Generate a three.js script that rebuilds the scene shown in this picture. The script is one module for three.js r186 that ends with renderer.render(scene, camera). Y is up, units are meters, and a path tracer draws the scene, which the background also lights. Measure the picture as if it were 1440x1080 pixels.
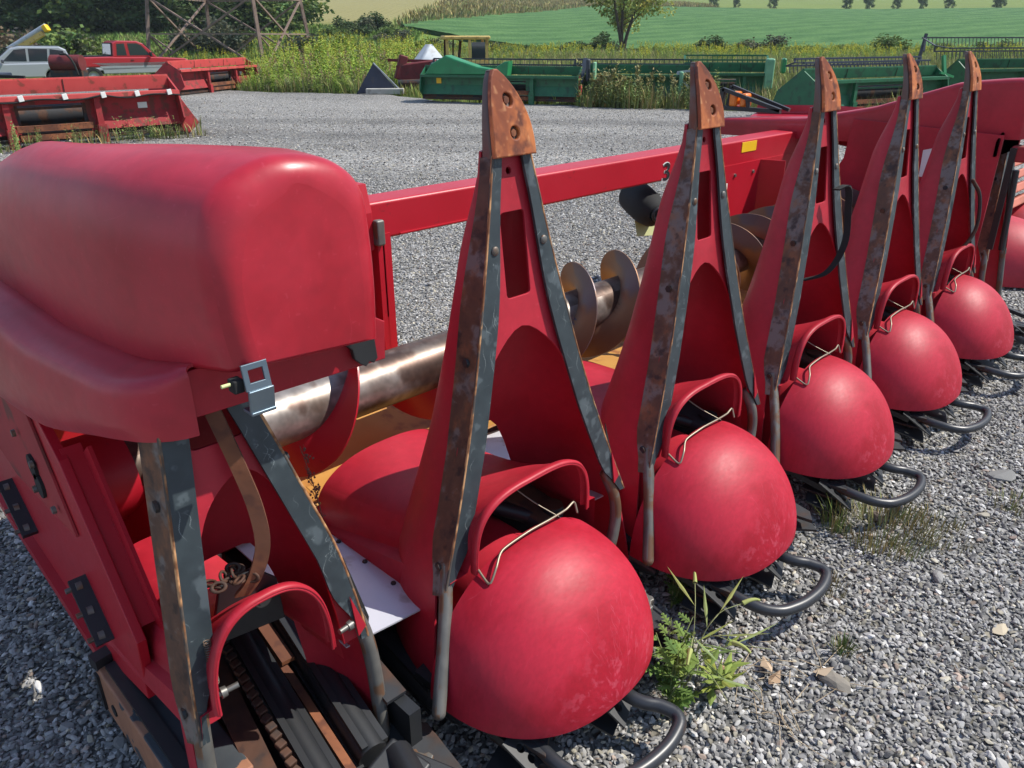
import * as THREE from 'three';
import { mergeGeometries, mergeVertices, toCreasedNormals } from 'three/addons/utils/BufferGeometryUtils.js';
import { RoundedBoxGeometry } from 'three/addons/geometries/RoundedBoxGeometry.js';
import { FontLoader } from 'three/addons/loaders/FontLoader.js';

// ------------------------------------------------------------------ camera, sky, sun, exposure
const scene = new THREE.Scene();
const EYE = new THREE.Vector3(-1.191, 1.55, 1.248);
const PITCH = THREE.MathUtils.degToRad(24.35), YAW = THREE.MathUtils.degToRad(44.84);
const camera = new THREE.PerspectiveCamera(53.13, 4 / 3, 0.05, 2500);
camera.position.copy(EYE);
camera.lookAt(EYE.x + Math.sin(YAW) * Math.cos(PITCH), EYE.y - Math.sin(PITCH), EYE.z - Math.cos(YAW) * Math.cos(PITCH));
const SUN = new THREE.Vector3(0.56, 0.86, 0.40).normalize();
const renderer = new THREE.WebGLRenderer({ antialias: true });
renderer.toneMapping = THREE.LinearToneMapping;
renderer.toneMappingExposure = 1.42;
renderer.shadowMap.enabled = true;
{ // clear summer sky with thin haze at the skyline
  const w = 256, h = 128, d = new Float32Array(w * h * 4);
  for (let j = 0; j < h; j++) for (let i = 0; i < w; i++) {
    const el = Math.sin(((j + .5) / h - .5) * Math.PI), e = Math.max(el, 0);
    const t = Math.pow(1 - e, 3.2), k = .92, o = (j * w + i) * 4;
    const z = [.20, .31, .54], hz = [.66, .72, .80];
    for (let c = 0; c < 3; c++) d[o + c] = k * (z[c] + (hz[c] - z[c]) * t);
    d[o + 3] = 1;
  }
  const sky = new THREE.DataTexture(d, w, h, THREE.RGBAFormat, THREE.FloatType);
  sky.mapping = THREE.EquirectangularReflectionMapping; sky.magFilter = THREE.LinearFilter; sky.needsUpdate = true;
  scene.background = sky; scene.environment = sky;
}
const sun = new THREE.DirectionalLight(new THREE.Color(1, .95, .87), 4.6);
sun.position.copy(SUN).multiplyScalar(60); sun.castShadow = true;
sun.shadow.mapSize.set(4096, 4096); sun.shadow.bias = -0.0004;
Object.assign(sun.shadow.camera, { left: -40, right: 40, top: 40, bottom: -40, near: 1, far: 160 });
scene.add(sun, sun.target);
scene.fog = new THREE.FogExp2(0xc9d6e2, 0.00028);

// ------------------------------------------------------------------ helpers
const V = (x, y, z) => new THREE.Vector3(x, y, z);
function rng(a) { return () => { a |= 0; a = a + 0x6D2B79F5 | 0; let t = Math.imul(a ^ a >>> 15, 1 | a); t = t + Math.imul(t ^ t >>> 7, 61 | t) ^ t; return ((t ^ t >>> 14) >>> 0) / 4294967296; }; }
const R = rng(77);
const rr = (a, b, r = R) => a + (b - a) * r();
const clamp = (x, a = 0, b = 1) => Math.min(b, Math.max(a, x));
const sm = (a, b, x) => { const t = clamp((x - a) / (b - a)); return t * t * (3 - 2 * t); };
const lerp = (a, b, t) => a + (b - a) * t;
const hash = (i, j, s) => { let n = Math.imul(i, 374761393) + Math.imul(j, 668265263) + Math.imul(s, 974711) | 0; n = Math.imul(n ^ n >>> 13, 1274126177); return ((n ^ n >>> 16) >>> 0) / 4294967296; };
function vn(x, y, p, s) { // value noise, period p
  const i = Math.floor(x), j = Math.floor(y), fx = x - i, fy = y - j, m = a => ((a % p) + p) % p;
  const u = fx * fx * (3 - 2 * fx), v = fy * fy * (3 - 2 * fy);
  return lerp(lerp(hash(m(i), m(j), s), hash(m(i + 1), m(j), s), u), lerp(hash(m(i), m(j + 1), s), hash(m(i + 1), m(j + 1), s), u), v);
}
function fbm(u, v, p, oct, s) { let a = .5, t = 0, n = 0; for (let o = 0; o < oct; o++) { t += a * vn(u * p, v * p, p, s + o); n += a; a *= .55; p *= 2; } return t / n; }
// periodic in u and v over 0..1; fn gives sRGB 0..255
function tex(w, h, fn, srgb = true) {
  const d = new Uint8Array(w * h * 4);
  for (let j = 0; j < h; j++) for (let i = 0; i < w; i++) {
    const c = fn((i + .5) / w, (j + .5) / h), o = (j * w + i) * 4;
    d[o] = clamp(c[0], 0, 255); d[o + 1] = clamp(c[1], 0, 255); d[o + 2] = clamp(c[2], 0, 255); d[o + 3] = 255;
  }
  const t = new THREE.DataTexture(d, w, h, THREE.RGBAFormat);
  t.wrapS = t.wrapT = THREE.RepeatWrapping; t.magFilter = THREE.LinearFilter; t.minFilter = THREE.LinearMipmapLinearFilter; t.generateMipmaps = true;
  if (srgb) t.colorSpace = THREE.SRGBColorSpace;
  t.needsUpdate = true; return t;
}
const gray = (w, h, fn) => tex(w, h, (u, v) => { const g = fn(u, v) * 255; return [g, g, g]; }, false);
const mixc = (a, b, t) => [lerp(a[0], b[0], t), lerp(a[1], b[1], t), lerp(a[2], b[2], t)];
const rep = (t, x, y = x) => { const c = t.clone(); c.repeat.set(x, y); c.needsUpdate = true; return c; };
function mat(o) { const m = new THREE.MeshPhysicalMaterial({ side: THREE.DoubleSide, roughness: .6, ...o }); return m; }

function boxUV(g) { // uv in metres along the two axes that a face spans most
  g = g.index ? g.toNonIndexed() : g;
  if (!g.attributes.normal) g.computeVertexNormals();
  const p = g.attributes.position, uv = new Float32Array(p.count * 2), a = V(), b = V(), c = V();
  for (let i = 0; i < p.count; i += 3) {
    a.fromBufferAttribute(p, i); b.fromBufferAttribute(p, i + 1); c.fromBufferAttribute(p, i + 2);
    const n = b.clone().sub(a).cross(c.clone().sub(a)), x = Math.abs(n.x), y = Math.abs(n.y), z = Math.abs(n.z);
    for (let k = 0; k < 3; k++) {
      const q = [a, b, c][k], o = (i + k) * 2;
      if (x >= y && x >= z) { uv[o] = q.z; uv[o + 1] = q.y; } else if (y >= z) { uv[o] = q.x; uv[o + 1] = q.z; } else { uv[o] = q.x; uv[o + 1] = q.y; }
    }
  }
  g.setAttribute('uv', new THREE.BufferAttribute(uv, 2));
  return g;
}
function join(list, own) {
  list = [].concat(list).map(g => { g = g.index ? g.toNonIndexed() : g.clone(); if (!g.attributes.normal) g.computeVertexNormals(); for (const k of Object.keys(g.attributes)) if (!['position', 'normal', 'uv', 'color'].includes(k)) g.deleteAttribute(k); if (!own) g = boxUV(g); g.morphAttributes = {}; return g; });
  return list.length > 1 ? mergeGeometries(list) : list[0];
}
const used = {};
const numbered = n => { used[n] = (used[n] ?? -1) + 1; return used[n] ? n + '_' + String(used[n]).padStart(3, '0') : n; };
function obj(name, geos, m, parent, own) {
  const o = new THREE.Mesh(join(geos, own), m); o.name = parent ? name : numbered(name);
  o.castShadow = o.receiveShadow = true; (parent || scene).add(o); return o;
}
function tag(o, label, category, group) { Object.assign(o.userData, { label, category }); if (group) o.userData.group = group; return o; }
function thing(name, label, category, pos = [0, 0, 0], turn = 0, group) {
  const o = new THREE.Group(); o.name = numbered(name); o.position.set(...pos); o.rotation.y = turn; scene.add(o); return tag(o, label, category, group);
}
function part(name, parent) { const o = new THREE.Group(); o.name = name; parent.add(o); return o; }
function setting(o) { o.userData.kind = 'structure'; return o; }
function dup(src, pos, turn, label, scale) {
  const c = src.clone(); c.name = numbered(src.name.replace(/_\d+$/, '')); c.position.set(...pos); c.rotation.y = turn; c.userData = { ...src.userData };
  if (label) c.userData.label = label; if (scale) c.scale.set(...[].concat(scale, scale, scale).slice(0, 3)); scene.add(c); return c;
}
// shapes
const box = (w, h, d, x = 0, y = 0, z = 0, rx = 0, ry = 0, rz = 0) => { const g = new THREE.BoxGeometry(w, h, d); if (rx) g.rotateX(rx); if (rz) g.rotateZ(rz); if (ry) g.rotateY(ry); return g.translate(x, y, z); };
const rbox = (w, h, d, r, x = 0, y = 0, z = 0, rx = 0, ry = 0, rz = 0) => { const g = new RoundedBoxGeometry(w, h, d, 2, r); if (rx) g.rotateX(rx); if (rz) g.rotateZ(rz); if (ry) g.rotateY(ry); return g.translate(x, y, z); };
function bar(a, b, w, h = w, up = V(0, 1, 0)) { // rectangular bar from a to b
  a = V(...a); b = V(...b); const d = b.clone().sub(a), L = d.length(); d.normalize();
  let x = up.clone().cross(d); if (x.length() < 1e-3) x = V(1, 0, 0).cross(d); x.normalize(); const y = d.clone().cross(x);
  return new THREE.BoxGeometry(w, h, L).applyMatrix4(new THREE.Matrix4().makeBasis(x, y, d).setPosition(a.add(b).multiplyScalar(.5)));
}
function rod(a, b, r0, r1 = r0, n = 12) {
  a = V(...a); b = V(...b); const d = b.clone().sub(a), L = d.length();
  return new THREE.CylinderGeometry(r1, r0, L, n).applyQuaternion(new THREE.Quaternion().setFromUnitVectors(V(0, 1, 0), d.normalize())).translate((a.x + b.x) / 2, (a.y + b.y) / 2, (a.z + b.z) / 2);
}
function tube(pts, r, n = 40, m = 10, tension = .5) {
  const c = new THREE.CatmullRomCurve3(pts.map(p => V(...p)), false, 'catmullrom', tension);
  const caps = [0, 1].map(t => { const q = c.getPoint(t); return new THREE.SphereGeometry(r, m, 6).translate(q.x, q.y, q.z); });
  return mergeGeometries([new THREE.TubeGeometry(c, n, r, m), ...caps]);
}
// grid surface: f(i/nu, j/nv) -> [x,y,z]; smooth normals; uv in metres along the rows
function surf(f, nu, nv, flip) {
  const p = [], uv = [], ix = [];
  for (let j = 0; j <= nv; j++) for (let i = 0; i <= nu; i++) { p.push(...f(i / nu, j / nv)); uv.push(i / nu, j / nv); }
  for (let j = 0; j < nv; j++) for (let i = 0; i < nu; i++) { const a = j * (nu + 1) + i, b = a + 1, c = a + nu + 1, d = c + 1; flip ? ix.push(a, c, b, b, c, d) : ix.push(a, b, c, b, d, c); }
  const g = new THREE.BufferGeometry(); g.setAttribute('position', new THREE.Float32BufferAttribute(p, 3)); g.setAttribute('uv', new THREE.Float32BufferAttribute(uv, 2)); g.setIndex(ix); g.computeVertexNormals(); return g;
}
// sheet with real thickness from a grid surface
function shell(f, nu, nv, t) {
  const g = surf(f, nu, nv), P = g.attributes.position, N = g.attributes.normal, W = nu + 1;
  const out = (i, j) => { const k = j * W + i; return [P.getX(k), P.getY(k), P.getZ(k)]; };
  const inn = (i, j) => { const k = j * W + i; return [P.getX(k) - N.getX(k) * t, P.getY(k) - N.getY(k) * t, P.getZ(k) - N.getZ(k) * t]; };
  const gi = surf((u, v) => inn(Math.round(u * nu), Math.round(v * nv)), nu, nv, true);
  const e = (a, b, n) => surf((u, v) => v < .5 ? a(Math.round(u * n)) : b(Math.round(u * n)), n, 1);
  return [g, gi, e(i => out(i, 0), i => inn(i, 0), nu), e(i => out(i, nv), i => inn(i, nv), nu), e(j => out(0, j), j => inn(0, j), nv), e(j => out(nu, j), j => inn(nu, j), nv)];
}
function ext(pts, depth, o = {}) { // outline in xy, extruded along +z
  const s = pts instanceof THREE.Shape ? pts : new THREE.Shape(pts.map(p => new THREE.Vector2(...p)));
  for (const h of o.holes || []) s.holes.push(h instanceof THREE.Path ? h : new THREE.Path(h.map(p => new THREE.Vector2(...p))));
  const b = o.bevel || 0;
  return new THREE.ExtrudeGeometry(s, { depth: depth - 2 * b, bevelEnabled: b > 0, bevelSize: b, bevelThickness: b, bevelOffset: -b, bevelSegments: 2, curveSegments: o.seg || 10 }).translate(0, 0, b);
}
const circ = (x, y, r) => { const p = new THREE.Path(); p.absarc(x, y, r, 0, Math.PI * 2, true); return p; };
const xf = (g, m) => { g = g.clone(); g.applyMatrix4(m); return g; };
const yz = g => { const c = g.clone(); return c.applyMatrix4(new THREE.Matrix4().set(0, 0, 1, 0, 0, 1, 0, 0, -1, 0, 0, 0, 0, 0, 0, 1)); }; // outline (a,b) -> (x=depth, y=b, z=-a)
const bolt = (p, n, r = .011, h = .01) => { const e = V(...p).add(V(...n).normalize().multiplyScalar(h)); return rod(p, e.toArray(), r, r * .92, 6); };
const hexbolt = bolt;
// ------------------------------------------------------------------ materials
const speck = (u, v, p, s, th) => { const n = vn(u * p, v * p, p, s); return n > th ? (n - th) / (1 - th) : 0; };
function scratches(n, seed, len) { // list of fine scratch segments in uv
  const r = rng(seed), L = []; for (let i = 0; i < n; i++) { const a = r() * Math.PI * 2, l = len * (.3 + r()); L.push([r(), r(), Math.cos(a) * l, Math.sin(a) * l, .3 + .7 * r()]); } return L;
}
function scratchField(w, list, width) {
  const f = new Float32Array(w * w);
  for (const [x, y, dx, dy, k] of list) { const n = Math.ceil(Math.hypot(dx, dy) * w * 2); for (let i = 0; i <= n; i++) { const t = i / n, wob = .004 * Math.sin(t * 7 + x * 50); const px = Math.floor((x + dx * t + wob) * w), py = Math.floor((y + dy * t) * w); for (let a = 0; a < width; a++) { const q = (((py % w) + w) % w) * w + ((((px + a) % w) + w) % w); f[q] = Math.max(f[q], k * Math.sin(Math.PI * t)); } } }
  return (u, v) => f[Math.floor(v * w) % w * w + Math.floor(u * w) % w];
}
const redScr = scratchField(1024, scratches(46, 5, .09), 1);
const redMap = tex(1024, 1024, (u, v) => { // sun-faded crimson moulding, fine scuffs, grit specks
  const a = fbm(u, v, 4, 5, 11), b = fbm(u, v, 48, 3, 21), s = redScr(u, v);
  let c = mixc([148, 21, 36], [168, 34, 50], sm(.3, .7, a)); c = mixc(c, [182, 66, 80], .55 * s + .5 * speck(u, v, 160, 9, .9)); return c.map(x => x * (.95 + .1 * b));
});
const redRough = gray(512, 512, (u, v) => .40 + .16 * fbm(u, v, 6, 5, 31) + .06 * fbm(u, v, 90, 2, 5));
const fineBump = gray(512, 512, (u, v) => .5 * fbm(u, v, 40, 3, 61) + .5 * fbm(u, v, 5, 2, 62));
const M = {};
M.red = mat({ map: redMap, roughnessMap: redRough, roughness: .98, bumpMap: fineBump, bumpScale: .0006, specularIntensity: .8 });
// hood noses: same moulding, scuffed pale by stalks where the front meets the crop; u round the arch, v rim to tip
const noseScr = scratchField(1024, (() => { const r = rng(88), L = []; for (let i = 0; i < 150; i++) { const u = .42 + .5 * r(), v = .42 + .5 * r(); L.push([u, v, (r() - .5) * .02, .03 + .09 * r(), .25 + .75 * r()]); } for (let i = 0; i < 40; i++) L.push([r(), r() * .9, (r() - .5) * .12, (r() - .5) * .08, .2 + .4 * r()]); return L; })(), 2);
M.nose = mat({ map: tex(1024, 1024, (u, v) => { const a = fbm(u, v, 6, 5, 611), b = fbm(u, v, 80, 2, 621), g = fbm(u, v, 26, 4, 631); let c = mixc([150, 20, 38], [168, 32, 52], sm(.3, .7, a)); c = mixc(c, [196, 110, 120], .5 * noseScr(u, v)); c = mixc(c, [186, 92, 104], .45 * sm(.56, .72, g) * sm(.5, .8, v)); return c.map(x => x * (.95 + .1 * b)); }), roughnessMap: redRough, roughness: 1, bumpMap: fineBump, bumpScale: .0006, specularIntensity: .6 });
M.shroud = mat({ map: redMap, roughnessMap: redRough, roughness: .72, bumpMap: fineBump, bumpScale: .0005, specularIntensity: 1 });
const paintMap = tex(512, 512, (u, v) => { const a = fbm(u, v, 4, 5, 14), s = speck(u, v, 90, 3, .86); let c = mixc([158, 14, 30], [178, 28, 46], a); return mixc(c, [96, 40, 34], .6 * s * sm(.45, .7, fbm(u, v, 7, 4, 4))); });
M.redPaint = mat({ map: paintMap, roughnessMap: redRough, roughness: .8, bumpMap: fineBump, bumpScale: .0003 });
M.redDull = mat({ map: tex(512, 512, (u, v) => { const a = fbm(u, v, 5, 5, 15), r = sm(.52, .68, fbm(u, v, 9, 5, 18)); return mixc(mixc([128, 26, 32], [172, 52, 54], a), [92, 52, 40], .75 * r); }), roughness: .75 });
M.redOldLight = mat({ map: tex(256, 256, (u, v) => { const a = fbm(u, v, 5, 5, 35), r = sm(.6, .72, fbm(u, v, 9, 5, 38)); return mixc(mixc([176, 58, 58], [196, 84, 78], a), [110, 62, 46], .7 * r); }), roughness: .72 });
const rustC = (u, v, s) => { const a = fbm(u, v, 6, 5, s), b = fbm(u, v, 40, 3, s + 7); let c = mixc([92, 54, 36], [138, 84, 52], sm(.3, .7, a)); c = mixc(c, [70, 38, 28], .6 * sm(.55, .75, b)); return c; };
const rustBump = gray(512, 512, (u, v) => fbm(u, v, 30, 5, 91));
// orange rusted cast tip: streaks along the length
M.capRust = mat({ map: tex(512, 512, (u, v) => { const st = fbm(u, v * .25, 24, 4, 101), a = fbm(u, v, 5, 5, 103); const b = fbm(u, v, 34, 4, 106); let c = mixc([124, 62, 34], [182, 104, 54], sm(.3, .7, st)); c = mixc(c, [82, 40, 28], .9 * sm(.46, .62, a * .6 + b * .4)); c = mixc(c, [196, 122, 70], .7 * sm(.52, .68, fbm(u, v, 15, 5, 108))); return mixc(c, [206, 156, 112], .6 * speck(u, v, 90, 8, .78)); }), roughness: .7, bumpMap: rustBump, bumpScale: .0016 });
M.capSide = mat({ map: tex(256, 256, (u, v) => mixc(mixc([86, 72, 66], [124, 104, 92], fbm(u, v, 4, 5, 111)), [112, 58, 36], .85 * sm(.56, .72, fbm(u, v, 6, 5, 115)))), roughness: .5, metalness: .35, bumpMap: rustBump, bumpScale: .0006 });
// strip outer face: brown rust with bare grey and purple-grey wear patches
M.stripRust = mat({ map: tex(1024, 1024, (u, v) => { const a = fbm(u, v, 18, 6, 121), b = fbm(u, v, 70, 4, 125), d = fbm(u, v * .35, 60, 4, 127); let c = mixc([70, 50, 42], [112, 78, 56], .6 * b + .4 * d); c = mixc(c, [112, 106, 103], .9 * sm(.44, .62, a * .7 + b * .3)); c = mixc(c, [142, 88, 54], .6 * sm(.5, .75, fbm(u, v, 26, 5, 129) * .6 + d * .4)); return mixc(c, [44, 32, 30], .75 * sm(.54, .74, fbm(u, v, 30, 5, 128) * .7 + b * .3)); }), roughness: .62, metalness: .2, bumpMap: rustBump, bumpScale: .0016 });
// strip front face: dark blue-grey paint, vertical scratches to bare metal; u across the width
const scv = scratchField(1024, scratches(520, 8, .03).map(s => [s[0], s[1], s[2] * .5, Math.abs(s[3]) * 1.9, s[4]]), 1);
const stripColor = (u, v) => { const b = fbm(u, v, 30, 4, 135), w = sm(.54, .62, fbm(u, v, 22, 5, 138)); let c = mixc([36, 45, 50], [58, 68, 72], b); c = mixc(c, [112, 122, 126], .4 * w * sm(.4, .7, fbm(u, v, 50, 2, 139))); return mixc(c, [168, 176, 174], .7 * scv(u, v)); };
M.strip = mat({ map: tex(1024, 1024, stripColor), roughness: .5, bumpMap: fineBump, bumpScale: .0005 });
M.edgeRust = mat({ map: tex(512, 512, (u, v) => mixc(mixc([110, 70, 42], [186, 140, 96], sm(.3, .7, fbm(u, v, 40, 4, 141))), [66, 64, 62], .85 * sm(.5, .62, fbm(u, v, 16, 4, 145)))), roughness: .8, bumpMap: rustBump, bumpScale: .001 });
M.pipeGrey = mat({ map: tex(256, 256, (u, v) => mixc(mixc([78, 78, 76], [122, 120, 114], fbm(u, v, 22, 5, 151)), [104, 72, 50], .8 * sm(.48, .62, fbm(u, v, 18, 5, 155)))), roughness: .5, metalness: .3 });
M.rust = mat({ map: tex(512, 512, (u, v) => rustC(u, v, 161)), roughness: .85, bumpMap: rustBump, bumpScale: .0015 });
M.rustDark = mat({ map: tex(512, 512, (u, v) => mixc(rustC(u, v, 171).map(x => x * .55), [36, 38, 42], sm(.45, .6, fbm(u, v, 5, 5, 175)))), roughness: .75, bumpMap: rustBump, bumpScale: .0015 });
M.boxRust = mat({ map: tex(512, 512, (u, v) => { const a = fbm(u, v, 5, 5, 181); return a > .5 ? mixc([128, 88, 66], [158, 112, 84], fbm(u, v, 30, 3, 183)) : mixc([40, 48, 54], [58, 64, 68], fbm(u, v, 20, 3, 184)); }), roughness: .7, bumpMap: rustBump, bumpScale: .001 });
M.black = mat({ map: tex(256, 256, (u, v) => mixc([22, 24, 27], [44, 46, 48], fbm(u, v, 6, 5, 191))), roughness: .45, bumpMap: fineBump, bumpScale: .0004 });
M.blackMatte = mat({ map: tex(256, 256, (u, v) => mixc([16, 17, 18], [36, 36, 36], fbm(u, v, 6, 5, 195))), roughness: .85 });
M.tubeBlack = mat({ map: tex(256, 256, (u, v) => mixc(mixc([34, 36, 40], [54, 56, 60], fbm(u, v, 6, 4, 201)), [120, 74, 48], .9 * sm(.66, .76, fbm(u, v, 5, 4, 205)))), roughness: .38 });
M.galv = mat({ map: tex(512, 512, (u, v) => mixc(mixc([186, 188, 196], [206, 208, 216], fbm(u, v, 5, 5, 211)), [150, 140, 134], .6 * sm(.6, .75, fbm(u, v, 13, 5, 213)))), roughness: .36, metalness: .25 });
M.zinc = mat({ map: tex(256, 256, (u, v) => mixc([84, 102, 116], [136, 146, 152], fbm(u, v, 9, 5, 221))), roughness: .38, metalness: .75 });
M.wire = mat({ color: 0x8c8272, roughness: .45, metalness: .6 });
M.steelBolt = mat({ color: 0x777672, roughness: .45, metalness: .7 });
// auger: brown-black heat stain over polished steel, red paint left in the shelter of the flighting
M.augerTube = mat({ map: tex(512, 512, (u, v) => { const a = fbm(u, v, 5, 5, 231), b = fbm(u, v, 60, 2, 235); let c = mixc([98, 84, 74], [150, 144, 138], sm(.3, .7, a)); c = mixc(c, [74, 56, 48], .8 * sm(.5, .68, fbm(u, v, 8, 5, 236))); return c.map(x => x * (.85 + .3 * b)); }), roughness: .4, metalness: .6, bumpMap: fineBump, bumpScale: .0004 });
M.flight = mat({ map: tex(512, 512, (u, v) => mixc(mixc([112, 80, 58], [150, 118, 92], fbm(u, v, 6, 5, 241)), [92, 92, 108], .7 * sm(.5, .65, fbm(u, v, 4, 4, 244)))), roughness: .45, metalness: .55 });
M.trough = mat({ map: tex(512, 512, (u, v) => { const a = fbm(u, v, 5, 5, 251), b = fbm(u, v, 22, 4, 255); let c = mixc([172, 122, 52], [196, 152, 84], a); return mixc(c, [128, 74, 34], .75 * sm(.55, .72, b * .5 + .5 * fbm(u, v, 3, 4, 257))); }), roughness: .6 });
M.amber = mat({ color: 0xe0781a, roughness: .3, clearcoat: .6 });
M.yellow = mat({ map: tex(128, 128, (u, v) => mixc([224, 176, 20], [240, 196, 40], fbm(u, v, 5, 4, 261))), roughness: .5 });
M.white = mat({ map: tex(128, 128, (u, v) => mixc([206, 206, 202], [228, 228, 224], fbm(u, v, 5, 4, 263))), roughness: .6 });
M.ink = mat({ color: 0x16181c, roughness: .6 });
const gmap = (a, b, s, r) => tex(256, 256, (u, v) => mixc(mixc(a, b, fbm(u, v, 5, 5, s)), r || [96, 90, 70], .5 * sm(.58, .75, fbm(u, v, 9, 5, s + 5))));
M.green = mat({ map: gmap([22, 84, 54], [40, 108, 70], 271, [40, 54, 40]), roughness: .5 });
M.greenLight = mat({ map: gmap([24, 112, 66], [48, 136, 84], 275, [60, 100, 70]), roughness: .42 });
M.greenPale = mat({ map: gmap([96, 150, 112], [128, 176, 140], 279, [90, 120, 100]), roughness: .5 });
M.reel = mat({ map: gmap([34, 42, 52], [60, 68, 78], 283, [70, 60, 52]), roughness: .5 });
M.cabYellow = mat({ map: gmap([188, 156, 84], [214, 188, 118], 287, [120, 86, 50]), roughness: .6 });
M.maroon = mat({ map: gmap([84, 22, 26], [112, 34, 36], 291, [70, 34, 28]), roughness: .7 });
M.salmon = mat({ map: gmap([168, 92, 74], [190, 112, 92], 295, [130, 76, 56]), roughness: .75 });
M.navy = mat({ map: gmap([36, 44, 62], [54, 62, 80], 299, [70, 66, 64]), roughness: .5 });
M.silver = mat({ map: gmap([150, 158, 164], [178, 184, 188], 303, [140, 140, 138]), roughness: .4, metalness: .3 });
M.tower = mat({ map: gmap([108, 88, 78], [140, 122, 110], 307, [92, 62, 50]), roughness: .8 });
M.glass = mat({ color: 0x2a343a, roughness: .08, metalness: 0, clearcoat: 1, specularIntensity: 1 });
M.rubber = mat({ color: 0x1a1a1b, roughness: .85 });
M.carRed = mat({ color: new THREE.Color(.36, .012, .022), roughness: .35, clearcoat: .8 });
M.carSilver = mat({ color: new THREE.Color(.36, .39, .42), roughness: .35, metalness: .35, clearcoat: .7 });
M.carDark = mat({ color: new THREE.Color(.05, .055, .075), roughness: .35, clearcoat: .7 });
M.concrete = mat({ map: gmap([150, 148, 140], [186, 184, 176], 311, [120, 116, 108]), roughness: .9 });
M.clearYellow = mat({ color: 0xc2c68a, roughness: .5 });
// ------------------------------------------------------------------ ground, hill, crop field, gravel
const DX = Math.sin(YAW), DZ = -Math.cos(YAW), RX = Math.cos(YAW), RZ = Math.sin(YAW);
const LOT = (t, s, y = 0) => [EYE.x + RX * t + DX * s, y, EYE.z + RZ * t + DZ * s]; // lot axes: t across, s towards the hill
const toTS = (x, z) => [(x - EYE.x) * RX + (z - EYE.z) * RZ, (x - EYE.x) * DX + (z - EYE.z) * DZ];
const n2 = (x, y, s) => { const i = Math.floor(x), j = Math.floor(y), a = x - i, b = y - j, u = a * a * (3 - 2 * a), v = b * b * (3 - 2 * b); return lerp(lerp(hash(i, j, s), hash(i + 1, j, s), u), lerp(hash(i, j + 1, s), hash(i + 1, j + 1, s), u), v); };
const nf = (x, y, s) => (n2(x, y, s) + .5 * n2(x * 2.1, y * 2.1, s + 1) + .25 * n2(x * 4.3, y * 4.3, s + 2)) / 1.75;
function terrainY(t, s) {
  const lotEdge = sm(25.5, 34, s);
  const dip = -.58 * sm(27, 38, s) * sm(-7, -13, t);
  const s0 = lerp(52, 76, sm(-22, 8, t)), k = lerp(.062, .056, sm(-20, 10, t));
  const hill = Math.max(0, s - s0), soft = hill * hill / (hill + 8) * k;
  return dip * (1 - sm(48, 70, s)) + soft + lotEdge * (nf(t * .12, s * .12, 5) - .45) * .35 + sm(70, 160, s) * (nf(t * .01, s * .01, 9) - .5) * 2.2 - .05 * (1 - lotEdge);
}
const onLand = (t, s) => LOT(t, s, terrainY(t, s));
const fieldEdge = table([[260, 26], [245, 23], [146, -2.5], [113, -9.5], [98, -13]]), fieldLow = t => 98 - 19 * sm(-14, 6, t) - 2 * sm(20, 60, t);
const inField = (t, s) => s > fieldLow(t) && s < 246 + 3 * Math.sin(t * .05) && t > fieldEdge(s);
const grassMap = tex(512, 512, (u, v) => { const a = fbm(u, v, 6, 5, 401), b = fbm(u, v, 70, 3, 405); return [252, 252, 246].map(x => x * (.68 + .34 * a + .3 * (b - .5))); });
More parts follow.
